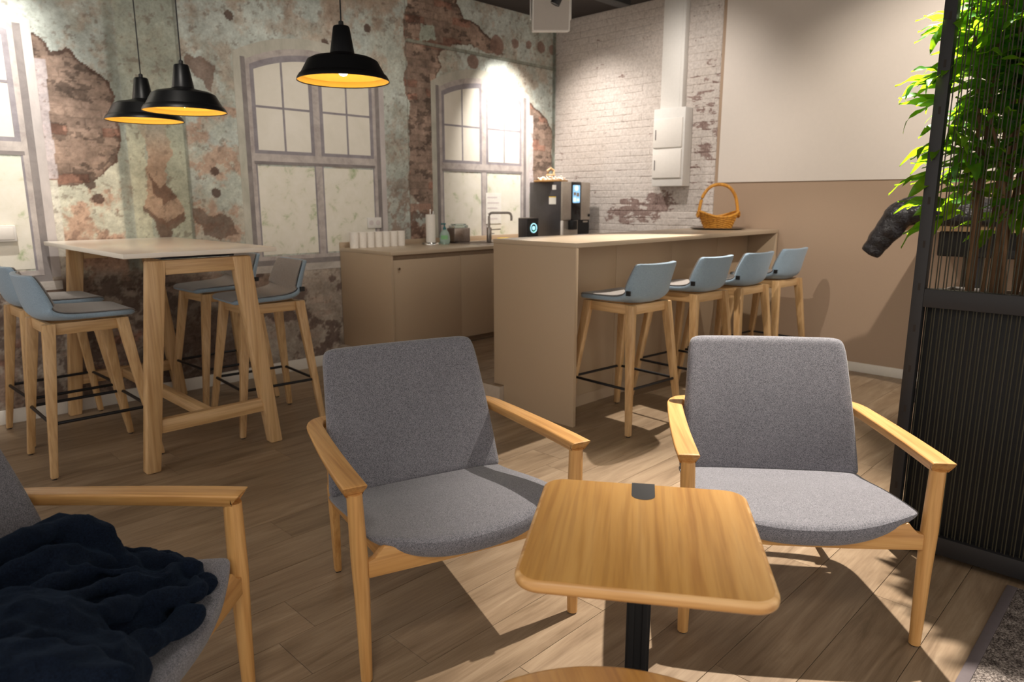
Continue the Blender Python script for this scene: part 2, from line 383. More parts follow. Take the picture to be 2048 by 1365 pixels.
# carpet with its edge trim
cp = struct(MB().box(-1.0, 2.855, -1.15, 0.306, 0.0, 0.007).build('carpet', M['carpet'], bevel=0.002)); tag(cp, 'speckled grey carpet with a plain edge strip beside the plant screen', 'carpet'); cp['kind'] = 'thing'
MB().box(-1.0, 2.855, 0.306, 0.337, 0.0, 0.008).build('edge_strip', M['trim_grey'], cp, bevel=0.002)

# ------------------------------------------------------------------ ceiling
ce = struct(MB().box(-1.2, XB+0.1, -1.2, YA+0.1, ZC, ZC+0.06).build('ceiling', M['ceiling'], smooth=False))
for k, yy in enumerate((0.9, 2.4, 3.93)):
    b = MB().box(-0.8, 5.42, yy-0.05, yy+0.07, 3.02, ZC); struct(b.build('trim_%d' % (k+1), M['black_plastic'], bevel=0.004))

# ------------------------------------------------------------------ left wall (mural)
def fb(X, Z, scale, octv=4, seed=0, rough=0.55):
    rs = np.random.RandomState(seed); out = np.zeros_like(X); amp = 1.0; tot = 0
    for o_ in range(octv):
        s_ = scale*2**o_; L = rs.rand(64, 64)
        gx = X*s_; gz = Z*s_; ix = np.floor(gx).astype(int); iz = np.floor(gz).astype(int); fx = gx-ix; fz = gz-iz
        fx = fx*fx*(3-2*fx); fz = fz*fz*(3-2*fz); ix0, ix1, iz0, iz1 = ix % 64, (ix+1) % 64, iz % 64, (iz+1) % 64
        out += amp*((L[ix0, iz0]*(1-fx)+L[ix1, iz0]*fx)*(1-fz)+(L[ix0, iz1]*(1-fx)+L[ix1, iz1]*fx)*fz); tot += amp; amp *= rough
    return out/tot
def inpoly(X, Z, poly):
    r = np.zeros(X.shape, bool); n = len(poly)
    for i in range(n):
        x1, z1 = poly[i]; x2, z2 = poly[(i+1) % n]
        if z1 == z2: continue
        c = ((z1 > Z) != (z2 > Z)) & (X < (x2-x1)*(Z-z1)/(z2-z1)+x1); r ^= c
    return r
def lin(h): return np.array(srgb(h)[:3])
wx0, wx1 = -0.3, XB
nx, nz = 760, 394
xs = np.linspace(wx0, wx1, nx); zs = np.linspace(0, ZC, nz); X, Z = np.meshgrid(xs, zs)
w1 = (fb(X, Z, 6, 4, 3)-0.5)*0.16; w2 = (fb(X, Z, 6, 4, 4)-0.5)*0.16; n1 = fb(X, Z, 1.6, 5, 5); n2 = fb(X, Z, 5, 5, 6); n3 = fb(X, Z, 14, 4, 7)
C3 = np.zeros(X.shape+(3,))
def mixc(mask, col, a=1.0):
    m = (mask.astype(float)*a)[..., None]
    C3[:] = C3*(1-m)+(col if isinstance(col, np.ndarray) and col.ndim == 3 else lin(col) if isinstance(col, str) else col)*m
def sm(v, a, b): t_ = np.clip((v-a)/(b-a), 0, 1); return t_*t_*(3-2*t_)
# brick cells
crs = 0.058; rowi = np.floor((Z+w1*0.25)/crs); cxs = (X+w2*0.3)/0.21+0.5*(rowi % 2); ci = np.floor(cxs)
h = np.modf(np.abs(np.sin(ci*12.9898+rowi*78.233)*43758.5453))[0]
mort = (np.abs((Z+w1*0.25)/crs-rowi-0.5) > 0.42) | (np.abs(cxs-ci-0.5) > 0.47)
brick = lin('a48d7e')*(0.74+0.34*h[..., None])*(0.35+1.2*fb(X, Z, 4, 5, 51, .65)[..., None])*(0.6+0.8*fb(X, Z, 20, 4, 52, .7)[..., None])
cav = (fb(X, Z*1.8, 9, 4, 53, .65) > .60); brick = np.where(cav[..., None], brick*.5, brick); brick = np.where((h > .86)[..., None], brick*np.array([.85, .66, .62]), brick)
brick = np.where((mort & (n2 > 0.42))[..., None], brick*0.78, brick)
C3[:] = lin('b6bbb1')
hf = fb(X, Z, 34, 4, 41, .7); n2 = n2*.78+hf*.22; n3 = n3*.72+hf*.28
mixc(sm(n1, .42, .6), 'c2cac4', .7); mixc(sm(n2, .46, .62), '9e9a8b', .55); mixc(sm(n2*0.5+n3*0.5, .50, .62), 'b09d8c', .5)
# upper brown band between the left pillar and the seam
mixc(sm(Z+w1*2, 2.45, 2.75)*(X > 1.97)*(X < 3.88)*sm(n2, .38, .5), 'ab9684', .7)
# warm pinkish plaster on the middle right of the pilaster
pm_ = (X > 1.98)*(X < 2.35)*(Z < 2.0)*sm(n2+(1.8-Z)*0.06, .44, .56); mixc(pm_, 'bf9f8a', .75)
mixc((X > 1.98)*(X < 2.35)*(Z < 1.95)*sm(n3, .52, .58), 'c2c8bc', .6)
# cream mottled area left of pillar
ml = (X > 1.05)*(X < 1.54)*(Z < 1.62); mixc(ml, 'd0cfbc', .85); mixc(ml*sm(n2+(1.25-Z)*.3, .48, .56), 'c09c86', .85); mixc(ml*sm(n3*.5+n2*.5+(1.15-Z)*.2, .56, .60), '8d7466', .7)
# pilaster
pil = (X > 1.60)*(X < 1.97); mixc(pil, 'a6ab9b', .7); mixc(pil*(Z < 2.0)*(X > 1.84+w2*.5), 'b9bda9', .8); mixc(pil*(Z < 1.95)*(X < 1.72+w1*.5), 'c9c9b2', .8)
mixc(pil*sm(Z, 2.0, 1.6)*inpoly(X+w1, Z+w2, [(1.70, 2.0), (1.90, 2.0), (1.87, 1.7), (1.86, 1.4), (1.93, 1.25), (1.80, 1.12), (1.72, 1.2), (1.70, 1.5)]), 'b89a84', .85)
dk = inpoly(X+w1, Z+w2, [(1.71, 1.55), (1.80, 1.42), (1.86, 1.45), (1.88, 1.38), (1.78, 1.33)]) | inpoly(X+w1, Z+w2, [(1.70, 1.27), (1.78, 1.17), (1.92, 1.27), (1.93, 1.22), (1.80, 1.07), (1.70, 1.16)])
mixc(dk, '72594c', .85)
mixc(sm(-np.abs(X-1.565), -.05, -.015), '83887c', .7); mixc((np.abs(X-1.975) < .012), '7c8074', .7)
mixc(inpoly(X+w1, Z+w2, [(2.03, 2.32), (2.2, 2.28), (2.22, 2.1), (2.12, 2.18), (2.04, 2.2)]), '7d665a', .85)
mixc(inpoly(X+w1, Z+w2, [(2.0, 1.25), (2.26, 1.27), (2.3, 1.1), (2.05, 1.08)]), '745e52', .8)
for cx_, cz_ in ((1.40, 1.36), (1.36, 1.45), (2.16, 1.55), (2.16, 1.40), (2.35, 2.62), (3.3, 2.6), (3.5, 2.72), (3.1, 2.55)):
    mixc(((X-cx_)**2+(Z-cz_)**2) < (0.022+.02*n3)**2, '5a463e', .9)
# brick patches
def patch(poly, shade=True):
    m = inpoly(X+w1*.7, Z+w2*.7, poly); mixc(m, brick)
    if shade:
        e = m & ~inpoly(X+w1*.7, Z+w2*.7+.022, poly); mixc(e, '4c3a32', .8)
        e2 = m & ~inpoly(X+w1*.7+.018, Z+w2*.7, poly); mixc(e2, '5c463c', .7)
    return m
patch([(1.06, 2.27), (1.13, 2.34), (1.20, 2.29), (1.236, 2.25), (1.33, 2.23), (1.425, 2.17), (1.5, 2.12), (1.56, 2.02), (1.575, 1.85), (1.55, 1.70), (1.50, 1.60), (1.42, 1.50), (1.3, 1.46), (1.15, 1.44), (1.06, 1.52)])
mixc((X > 1.125+w1*.2)*(X < 1.19+w2*.2)*(Z > 1.48)*(Z < 2.18), 'cbc2c4', .75)
mixc((X > 1.09)*(X < 1.18)*(Z < 1.47)*(Z > .8), 'd4d1c4', .9)
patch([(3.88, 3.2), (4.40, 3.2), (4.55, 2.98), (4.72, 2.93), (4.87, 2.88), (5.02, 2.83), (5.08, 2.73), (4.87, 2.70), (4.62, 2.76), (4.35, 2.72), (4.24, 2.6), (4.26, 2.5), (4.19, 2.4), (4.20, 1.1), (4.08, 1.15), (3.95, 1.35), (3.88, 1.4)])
mixc(inpoly(X+w1, Z+w2, [(4.02, 2.86), (4.2, 2.86), (4.22, 2.72), (4.05, 2.70)]), 'a9b0a2')
mixc((X > 4.145+w1*.3)*(X < 4.20)*(Z > 1.0)*(Z < 2.45), 'c4a895', .8)
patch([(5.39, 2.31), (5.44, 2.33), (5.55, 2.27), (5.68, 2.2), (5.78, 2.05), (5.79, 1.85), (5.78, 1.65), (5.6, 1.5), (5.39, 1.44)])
mixc((X > 5.42+w1*.2)*(X < 5.49+w2*.2)*(Z > 1.42)*(Z < 2.2), 'd2c9cb', .8)
for cx_, cz_, r_ in ((4.66, 2.62, .07), (4.98, 2.80, .09), (5.22, 2.86, .045), (5.41, 2.86, .045), (5.6, 2.87, .055), (5.77, 2.87, .05)):
    mixc((((X-cx_)+w1*.3)**2+((Z-cz_)+w2*.3)**2) < r_**2, '8d7266', .9)
mixc((np.abs(Z-2.69) < .012)*(X > 3.88), '8d9184', .9); mixc((np.abs(Z-2.675) < .005)*(X > 3.88), '5e5f56', .8)
# strip right of the middle window
st = (X > 3.64)*(X < 3.88); mixc(st*sm(Z, 1.9, 1.2)*sm(n2, .40, .5), '927a6c', .8); mixc(st*(Z < 1.45)*sm(n3*.6+n2*.4, .50, .55), 'b2b6ae', .9)
mixc((X > 3.88)*(X < 4.12)*(Z < 1.32)*sm(n2, .30, .4), 'a88776', .9); mixc((X > 3.88)*(X < 4.1)*(Z < 1.3)*sm(n3, .52, .56), '6f574c', .8)
mixc((np.abs(X-3.88) < .004), '6f6c62', .6)
# rubble below the sills
zz = sm(Z+w1, .92, .80); mixc(zz, brick*0.9, 1.0); mixc(zz*sm(n2, .47, .56), 'b5aa9d', .8); mixc(zz*sm(n3*.4+n2*.6, .53, .58), '65524a', .8)
mixc(zz*(X > 2.35)*sm(n1, .35, .5), 'b2a89c', .6); mixc(zz*(X > 2.35)*sm(n3*.5+fb(X, Z, 4, 4, 21)*.5, .55, .59), '62504a', .85)
mixc(zz*(X > 1.1)*(X < 2.35)*sm(fb(X, Z, 2.4, 4, 31), .40, .5), '5a4a42', .6)
mixc(sm(-np.abs(X-5.80), -.03, -.015), '6c746a', .8)
C3 *= (0.62+0.76*fb(X, Z, 9, 5, 61, .72)[..., None])*(0.80+0.40*fb(X, Z, 48, 3, 62, .7)[..., None])*(0.8+.4*fb(X, Z, 1.3, 3, 63)[..., None])
spk = fb(X, Z, 30, 3, 64, .6) > .70; mixc(spk, '7a6a5e', .5)
me = bpy.data.meshes.new('wall_left')
V = np.stack([X, np.full_like(X, YA), Z], -1).reshape(-1, 3)
idx = np.arange(nx*nz).reshape(nz, nx)
F = np.stack([idx[:-1, :-1], idx[:-1, 1:], idx[1:, 1:], idx[1:, :-1]], -1).reshape(-1, 4)
me.vertices.add(len(V)); me.vertices.foreach_set('co', V.ravel()); me.loops.add(F.size); me.loops.foreach_set('vertex_index', F.ravel().astype(np.int32))
me.polygons.add(len(F)); me.polygons.foreach_set('loop_start', np.arange(0, F.size, 4, dtype=np.int32)); me.update(calc_edges=True)
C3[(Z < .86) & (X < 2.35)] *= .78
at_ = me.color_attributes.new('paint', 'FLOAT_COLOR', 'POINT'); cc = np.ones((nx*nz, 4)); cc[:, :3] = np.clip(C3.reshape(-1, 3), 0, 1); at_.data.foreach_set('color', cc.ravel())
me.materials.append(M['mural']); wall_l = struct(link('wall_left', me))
MB().box(-1.2, XB+.1, YA+0.002, YA+0.12, 0, ZC).build('backing', M['taupe'], wall_l, smooth=False)

def arch_fn(xa, xb, zs_, zt):
    xm = (xa+xb)/2; w_ = (xb-xa)/2; hh = zt-zs_; rad = (w_*w_+hh*hh)/(2*hh)
    return lambda x: zt-rad+math.sqrt(max(rad*rad-(x-xm)**2, 0))
def win(x0, x1, clip=-9):
    """printed arched window on the mural: x0,x1 frame outer, sill .90, transom 1.655, spring 2.30, crown 2.42"""
    root = bpy.data.objects.new('printed_window', None); COL.objects.link(root); root.parent = wall_l
    A = arch_fn(x0, x1, 2.30, 2.43)
    def piece(name, xa, xb, za, fz, d, mat, top=True):
        xa = max(xa, clip)
        if xb-xa < .003: return
        n = max(2, int((xb-xa)/.04)+1) if callable(fz) else 2
        us = [xa+(xb-xa)*i/(n-1) for i in range(n)]
        poly = [(xa, za), (xb, za)]+[(u, fz(u) if callable(fz) else fz) for u in us[::-1]]
        MB().prism(poly, YA-d, YA-0.0005, 'xz').build(name, mat, root, smooth=False)
    xm = (x0+x1)/2
    B = lambda off: (lambda x: A(x)-off)
    # outer plaster reveal and arch, then dark reveal, then frame
    Ao = arch_fn(x0-.10, x1+.10, 2.38, 2.55)
    piece('plaster_reveal', x0-.09, x0-.035, .88, Ao, .0015, M['pr_plaster']); piece('plaster_reveal', x1+.04, x1+.09, .88, Ao, .0015, M['pr_lilac'])
    piece('dark_reveal', x0-.035, x0, .86, lambda x: A(max(x, x0))+.06, .0018, M['pr_dark']); piece('dark_reveal', x1, x1+.04, .86, lambda x: A(min(x, x1))+.06, .0018, M['pr_dark'])
    def ring(name, fo, fi, xa, xb, d, mat):
        xa = max(xa, clip); n = 28; us = [xa+(xb-xa)*i/n for i in range(n+1)]
        for a, b in zip(us, us[1:]): pass
        mb = MB()
        for a, b in zip(us, us[1:]):
            mb.prism([(a, fi(a)), (b, fi(b)), (b, fo(b)), (a, fo(a))], YA-d, YA-.0005, 'xz')
        mb.build(name, mat, root, smooth=False)
    ring('plaster_arch', Ao, lambda x: A(min(max(x, x0), x1))+.04, x0-.035, x1+.04, .0013, M['pr_plaster'])
    ring('frame_arch', lambda x: A(min(max(x, x0), x1))+.045, B(.0), x0, x1, .0022, M['pr_frame'])
    # frame sides
    piece('frame_side', x0, x0+.03, .90, A, .003, M['pr_frame']); piece('frame_side', x1-.03, x1, .90, A, .003, M['pr_frame'])
    piece('mullion', xm-.028, xm+.028, .92, B(.0), .003, M['pr_frame'])
    piece('transom', x0, x1, 1.635, 1.69, .0034, M['pr_frame']); piece('transom_shadow', x0+.02, x1-.02, 1.612, 1.635, .0032, M['pr_dark'])
    piece('bottom_rail', x0, x1, .895, .925, .0034, M['pr_frame'])
    piece('sill_underside', x0-.04, x1+.04, .855, .895, .0022, M['pr_dark'])
    piece('sill', x0-.09, x1+.09, .80, .855, .003, M['pr_sill'])
    for k, (a, b) in enumerate(((x0+.03, xm-.028), (xm+.028, x1-.03))):
        # lower pane with thin bead
        piece('pane', a+.012, b-.012, .937, 1.60, .0015, M['pr_glass2'])
        piece('bead', a, a+.012, .925, 1.612, .002, M['pr_bar']); piece('bead', b-.012, b, .925, 1.612, .002, M['pr_bar'])
        # upper sash with four panes
        piece('sash_side', a, a+.03, 1.69, B(.02), .0026, M['pr_bar']); piece('sash_side', b-.03, b, 1.69, B(.02), .0026, M['pr_bar'])
        piece('sash_bottom', a+.03, b-.03, 1.69, 1.715, .0026, M['pr_bar'])
        g = (a+b)/2
        for (pa, pb) in ((a+.03, g-.008), (g+.008, b-.03)):
            piece('pane', pa, pb, 1.715, 2.018, .0015, M['pr_glass']); piece('pane', pa, pb, 2.034, B(.045), .0015, M['pr_glass'])
        piece('glazing_bar', g-.008, g+.008, 1.715, B(.04), .0024, M['pr_bar']); piece('glazing_bar', a+.03, b-.03, 2.018, 2.034, .0025, M['pr_bar'])
        ring('sash_top', B(.0), B(.045), a, b, .0021, M['pr_bar'])
    return root
win(2.44, 3.545); win(4.235, 5.34); win(-0.055, 1.05, -0.3)

# baseboards
struct(MB().box(-0.3, 3.10, YA-.014, YA-.001, 0, .088).build('baseboard_left', M['baseboard'], bevel=.003))
struct(MB().box(XB-.014, XB-.001, -1.2, 2.57, 0, .075).build('baseboard_right', M['baseboard'], bevel=.003))

# ------------------------------------------------------------------ right wall: painted brick, taupe half, white screen
wall_r = struct(MB().box(XB, XB+.12, -1.2, YA+.1, 0, ZC).build('wall_right', M['mortar'], smooth=False))
MB().box(XB-.0009, XB-.0003, 3.2015, YA-.001, 0, ZC-.001).build('painted_joint', M['brick'], wall_r, smooth=False)
MB().box(XB-.006, XB-.0005, -1.2, 3.201, 0, ZC-.001).build('taupe_panel', M['taupe'], wall_r, smooth=False)
scr = MB().box(XB-.016, XB-.006, 0.1, 3.168, 1.502, 3.02).build('white_screen', M['screen_white'], smooth=False, bevel=.002)
tag(scr, 'large white projection panel on the upper half of the taupe wall', 'projection screen')
BH, BW = .0655, .218
bms = []
for k in range(4):
    j = [random.uniform(-.0035, .0035) for _ in range(8)]
    w_, h_ = BW/2-.004, BH/2-.0035
    c4 = [(-w_+j[0]*.5, -h_+j[1]*.4), (w_+j[2]*.5, -h_+j[3]*.4), (w_+j[4]*.5, h_+j[5]*.4), (-w_+j[6]*.5, h_+j[7]*.4)]
    bms.append(MB().prism(c4, -.004, 0, 'yz').mesh('brick', M['brick'], bevel=.0022, seg=1))
cells = []
for r_ in range(int(ZC/BH)+1):
    z = (r_+.5)*BH
    if z > ZC-.02 or z < .15: continue
    y = YA-.004-(BW/2 if r_ % 2 else 0)
    if r_ % 2: cells.append((YA-.004-BW/4, z, .5))
    while y-BW > 3.205: cells.append((y-BW/2, z, 1)); y -= BW
    if y-3.205 > .03: cells.append(((y+3.205)/2, z, (y-3.205)/BW))
def hid(c): return c[1] < 1.02
vis = [c for c in cells if not hid(c)]; vis.sort(key=lambda c: abs(c[1]-1.9)); 
first, rest = vis[:300], vis[300:]+[c for c in cells if hid(c)]
for (y, z, s_) in first:
    o = link('brick', random.choice(bms), wall_r, (XB, y, z)); o.scale = (random.uniform(.45, 1.35), s_*random.uniform(.975, 1.01), random.uniform(.94, 1.03)); o.rotation_euler = (R(random.uniform(-.7, .7)), 0, 0)
mb = MB()
for (y, z, s_) in rest:
    d = .004*random.uniform(.8, 1.35); hw = (BW/2)*s_-.004; hh = BH/2-.0035
    mb.hull([(XB, y-hw, z-hh), (XB, y+hw, z-hh), (XB, y+hw, z+hh), (XB, y-hw, z+hh)], [(XB-d, y-hw+.002, z-hh+.002), (XB-d, y+hw-.002, z-hh+.002), (XB-d, y+hw-.002, z+hh-.002), (XB-d, y-hw+.002, z+hh-.002)])
o = mb.build('brick_rest', M['brick'], wall_r, smooth=False); o['kind'] = 'stuff'

# meter cabinet and duct on the brick wall
t_ = thing('wall_cabinet', 'white two-door meter cabinet mounted on the whitewashed brick wall', 'cabinet', (XB-.005, 3.617, 1.475))
MB().box(-.13, 0, -.165, .165, 0, .69).build('body', M['white_plastic'], t_, bevel=.006)
for z0, z1 in ((.075, .33), (.345, .60)):
    d = MB().box(-.142, -.131, -.145, .155, z0, z1).build('door', M['white_paint'], t_, bevel=.004)
    MB().box(-.147, -.1425, .125, .132, z0+.07, z0+.16).build('slot_handle', M['trim_grey'], d)
o = MB().box(XB-.075, XB-.005, 3.53, 3.755, 2.168, ZC-.002).box(XB-.079, XB-.0755, 3.555, 3.74, 2.168, ZC-.002).build('cable_duct', M['white_plastic'], bevel=.003); tag(o, 'white vertical cable duct running up from the meter cabinet', 'duct')

# sockets on the mural
t_ = thing('wall_socket', 'white double wall socket on the printed middle window', 'socket', (3.49, YA-.003, 1.16))
MB().box(-.07, .07, -.012, 0, -.045, .045).build('plate', M['white_plastic'], t_, bevel=.004)
for sx in (-.034, .034):
    MB().cyl((sx, -.0125, 0), (sx, -.0135, 0), .022, n=24).build('socket_well', M['text_pale'], t_)
t_ = thing('switch_box', 'white surface switch box on the printed window at far left', 'switch', (.84, YA-.003, 1.155))
MB().box(-.09, .09, -.03, 0, -.048, .048).build('housing', M['white_plastic'], t_, bevel=.006)
MB().box(-.075, .075, -.034, -.0305, -.035, .035).build('rocker', M['white_paint'], t_, bevel=.002)
# menu paper on right printed window
t_ = thing('notice_sheet', 'white notice sheet with faint lines taped on the right printed window', 'notice', (4.91, YA-.0045, 1.27))
MB().box(-.105, .105, -.0015, 0, -.15, .15).build('sheet', M['card_white'], t_)
for k in range(5): MB().box(-.085, .05+.02*(k % 2), -.0022, -.0016, .10-k*.052, .112-k*.052).build('text_line', M['text_pale'], t_)

# ------------------------------------------------------------------ platform and kitchen
struct(MB().box(3.10, XB-.001, 3.17, YA-.001, 0, .1475).build('floor_platform', M['platform'], bevel=.002))
pf = bpy.data.objects['floor_platform']
for k in range(7):
    for q in range(3):
        xa = 3.102+q*.91+(.3 if k % 2 else 0); ya = 3.172+k*PW
        xb = min(xa+.905, XB-.002); yb = min(ya+PW-.0015, YA-.002)
        if k % 2 and q == 0:
            o = link('plank', pm, pf, (3.102+.15, (ya+yb)/2, .152)); o.scale = (.298/PL, (yb-ya)/PW, 1)
        if xb-xa > .05: o = link('plank', pm, pf, ((xa+xb)/2, (ya+yb)/2, .152)); o.scale = ((xb-xa)/PL, (yb-ya)/PW, 1)
ZK = .965
kt = thing('kitchen_counter', 'taupe kitchen counter with sink along the mural wall', 'counter', (3.14, 4.38, .152))
def KB(x0, x1, y0, y1, z0, z1): return MB().box(x0-3.14, x1-3.14, y0-4.38, y1-4.38, z0-.152, z1-.152)
KB(3.14, 5.81, 4.38, YA-.006, .936, ZK).build('worktop', M['worktop'], kt, bevel=.0015)
KB(3.14, 5.81, YA-.022, YA-.006, ZK, 1.008).build('upstand', M['laminate_edge'], kt, bevel=.001)
KB(3.142, 3.162, 4.384, YA-.006, .152, .936).build('end_panel', M['laminate'], kt, bevel=.001)
KB(3.162, 5.80, 4.43, YA-.01, .20, .936).build('carcass', M['groove'], kt)
KB(3.162, 5.80, 4.46, 4.48, .152, .215).build('plinth', M['groove'], kt)
dx = [3.164, 3.852, 4.54, 5.23, 5.80]
for a, b in zip(dx, dx[1:]):
    d = KB(a+.001, b-.002, 4.392, 4.412, .205, .898).build('door', M['laminate'], kt, bevel=.001)
    if a == dx[0]:
        MB().cyl((.075, .010, .68), (.075, -.002, .68), .010, n=16).build('knob', M['chrome'], d)
# sink and faucet
sk = thing('kitchen_sink', 'stainless sink with draining board set into the kitchen worktop', 'sink', (4.6, 4.74, ZK))
MB().box(-.43, .45, -.24, -.20, 0, .004).box(-.43, .45, .20, .24, 0, .004).box(-.43, -.05, -.20, .20, 0, .003).box(.36, .45, -.20, .20, 0, .004).build('rim', M['steel'], sk, bevel=.001)
MB().box(-.05, .36, -.20, .20, .0002, .0012).build('bowl', M['steel'], sk)
for k in range(6): MB().box(-.38, -.08, -.15+k*.055, -.14+k*.055, .0031, .006).build('drain_rib', M['steel'], sk)
fc = thing('kitchen_faucet', 'brushed steel faucet with square bent spout beside the sink', 'faucet', (4.47, 4.70, ZK+.0045))
MB().cyl((0, 0, 0), (0, 0, .135), .023, n=24).build('body', M['steel'], fc, bevel=.002)
d_ = Vector((.70, -.70, 0)).normalized()*.205
arc = [(0, 0, .12), (0, 0, .235)]+[(d_.x*.15*(1-math.cos(R(a))), d_.y*.15*(1-math.cos(R(a))), .235+.032*math.sin(R(a))) for a in (30, 60, 90)]
arc += [(d_.x*.85, d_.y*.85, .267)]+[(d_.x*(.85+.15*math.sin(R(a))), d_.y*(.85+.15*math.sin(R(a))), .235+.032*math.cos(R(a))) for a in (30, 60, 90)]+[(d_.x, d_.y, .195)]
MB().tube(arc, .011, 12).build('spout', M['steel'], fc, angle=60)
MB().cyl((0.014, -.014, .115), (.075, -.075, .12), .0045, n=8).build('handle', M['steel'], fc); MB().cyl((0.014, -.014, .08), (.035, -.035, .08), .004, n=8).build('handle', M['steel'], fc)

# paper cups: seven stacks in a row
def cup_stack(x, y, lab):
    t_ = thing('cup_stack', lab, 'cups', (x, y, ZK), 0, 'paper cup stacks on the kitchen counter')
    for k in range(3):
        z = .022*k
        MB().lathe([(.0345, z), (.0375, z+.076), (.0382, z+.078), (.0382, z+.082), (.0365, z+.082), (.033, z+.004), (.0, z+.004)], 20).build('cup', M['paper'], t_, angle=50)
labs = ['white paper cup stack at the left end of the row', 'second white paper cup stack from the left end of the row', 'third white paper cup stack from the left end of the row', 'middle white paper cup stack of the seven in the row', 'third white paper cup stack from the right end of the row', 'second white paper cup stack from the right end of the row', 'white paper cup stack at the right end of the row']
for i in range(7):
    cup_stack(3.20+i*.0765, 4.965-i*.002, labs[i])

# paper towel holder
t_ = thing('paper_towel_holder', 'chrome stand holding a roll of white kitchen paper', 'towel holder', (3.94, 4.89, ZK))
MB().lathe([(0, 0), (.082, 0), (.082, .012), (.078, .018), (.0, .018)], 32).build('base', M['chrome'], t_, angle=50)
MB().cyl((0, 0, .018), (0, 0, .30), .006, n=10).cyl((.0, .0, .30), (.0, .0, .306), .009, n=10).build('rod', M['chrome'], t_)
MB().cyl((.055, .03, .018), (.055, .03, .29), .0045, n=8).build('guide_rod', M['chrome'], t_)
MB().lathe([(.012, .02), (.042, .02), (.042, .262), (.012, .262)], 32).build('paper_roll', M['paper'], t_, angle=50)
# soap bottle
t_ = thing('soap_bottle', 'pump bottle of pale green hand soap beside the paper roll', 'soap dispenser', (4.05, 4.83, ZK))
MB().lathe([(0, 0), (.034, 0), (.043, .010), (.046, .035), (.045, .07), (.036, .105), (.020, .125), (.013, .13), (0, .13)], 24).build('bottle', M['soap'], t_, angle=60)
MB().lathe([(0, .13), (.016, .13), (.015, .145), (.006, .152), (.005, .175), (.0, .175)], 16).build('pump_neck', M['teal'], t_)
MB().cyl((.012, -.0, .178), (-.03, .012, .178), .006, n=8).build('pump_head', M['teal'], t_)
MB().grid(lambda u, v: (.0468*math.sin(R(-135+(u-.5)*80)), .0468*-math.cos(R(-135+(u-.5)*80)) if False else .0468*math.cos(R(-135+(u-.5)*80))*1.0, .045+.035*v), 10, 2).build('label_print', M['green_print'], t_)
# steel box with clear lid
t_ = thing('steel_canister', 'brushed steel box with stacked clear lids left of the faucet', 'container', (4.31, 4.93, ZK))
MB().box(-.105, .085, -.055, .055, .008, .135).build('body', M['steel'], t_, bevel=.006)
MB().box(-.10, .08, -.05, .05, 0, .008).build('base', M['black_plastic'], t_)
MB().box(-.09, .07, -.045, .045, .136, .158).build('clear_lid', M['clear'], t_, bevel=.004); MB().box(-.075, .055, -.035, .035, .1585, .172).build('clear_lid', M['clear'], t_, bevel=.004)
# yellow sponge cloth
t_ = MB().box(-.06, .06, -.03, .03, 0, .018).build('sponge', M['yellow'], None, bevel=.006, loc=(4.93, 4.98, ZK)); tag(t_, 'small yellow sponge lying by the upstand of the worktop', 'sponge')
# milk cooler / small black unit with ring light
t_ = thing('milk_cooler', 'small black unit with glowing blue ring left of the coffee machine', 'appliance', (4.935, 4.66, ZK))
MB().box(0, .16, 0, .12, 0, .212).build('housing', M['machine_dark'], t_, bevel=.004)
MB().box(.004, .156, -.004, -.0005, .004, .208).build('front_panel', M['dark_glass'], t_)
rg = MB(); rg.tube([(-.0+.085+.042*math.cos(a), -.008, .12+.042*math.sin(a)) for a in [2*math.pi*i/28 for i in range(28)]], .0045, 6, True); rg.build('light_ring', M['ring_blue'], t_)
MB().cyl((.085, -.006, .12), (.085, -.009, .12), .020, n=20).build('dial', M['ring_blue'], t_)
MB().cyl((.09, -.006, .092), (.09, -.0085, .092), .007, n=12).build('indicator', M['ring_green'], t_)
MB().box(.0, .16, .0, .12, .2125, .218).build('lid', M['steel'], t_, bevel=.002)
# coffee machine
t_ = thing('coffee_machine', 'tall dark coffee machine with silver front and blue touchscreen', 'coffee machine', (5.255, 4.50, ZK))
MB().box(0, .43, .016, .43, 0, .56).build('side_body', M['machine_dark'], t_, bevel=.004)
MB().box(.0, .135, -.006, .015, .19, .56).build('front_panel', M['machine_silver'], t_, bevel=.006)
MB().box(.285, .43, -.006, .015, .19, .56).build('front_panel', M['machine_silver'], t_, bevel=.006)
MB().box(.135, .285, -.0065, .015, .19, .56).build('glass_panel', M['dark_glass'], t_, bevel=.003)
s_ = MB().prism(rrect(.155, .262, .358, .53, .01, 3), -.009, -.0062, 'xz').build('touchscreen', M['lcd'], t_)
MB().prism([(.208+.03*math.cos(a), .50+.028*math.sin(a)) for a in [2*math.pi*i/20 for i in range(20)]], -.0095, -.0091, 'xz').build('screen_icon', M['lcd_pale'], s_)
for (a, b, c_, d) in ((.165, .20, .43, .46), (.21, .25, .42, .455), (.16, .205, .37, .41), (.215, .255, .375, .40)):
    MB().box(a, b, -.0095, -.0091, c_, d).build('screen_icon', M['machine_silver' if c_ > .415 else 'lcd_pale'], s_)
MB().box(.0, .02, -.006, .015, .0, .189).build('tower', M['white_paint'], t_, bevel=.002); MB().box(.02, .25, .004, .015, .0, .189).build('cup_bay', M['machine_silver'], t_)
MB().box(.255, .43, .004, .015, .0, .189).build('waste_bay', M['black_plastic'], t_); MB().box(.33, .40, -.002, .0035, .165, .18).build('catch', M['machine_silver'], t_)
MB().box(.02, .40, -.09, .003, 0, .03).build('drip_tray', M['black_plastic'], t_, bevel=.004)
MB().box(.10, .17, -.06, .003, .10, .189).build('spout', M['black_plastic'], t_, bevel=.006)
MB().box(-.003, -.0005, .075, .125, .485, .53).build('sticker', M['white_plastic'], t_); 
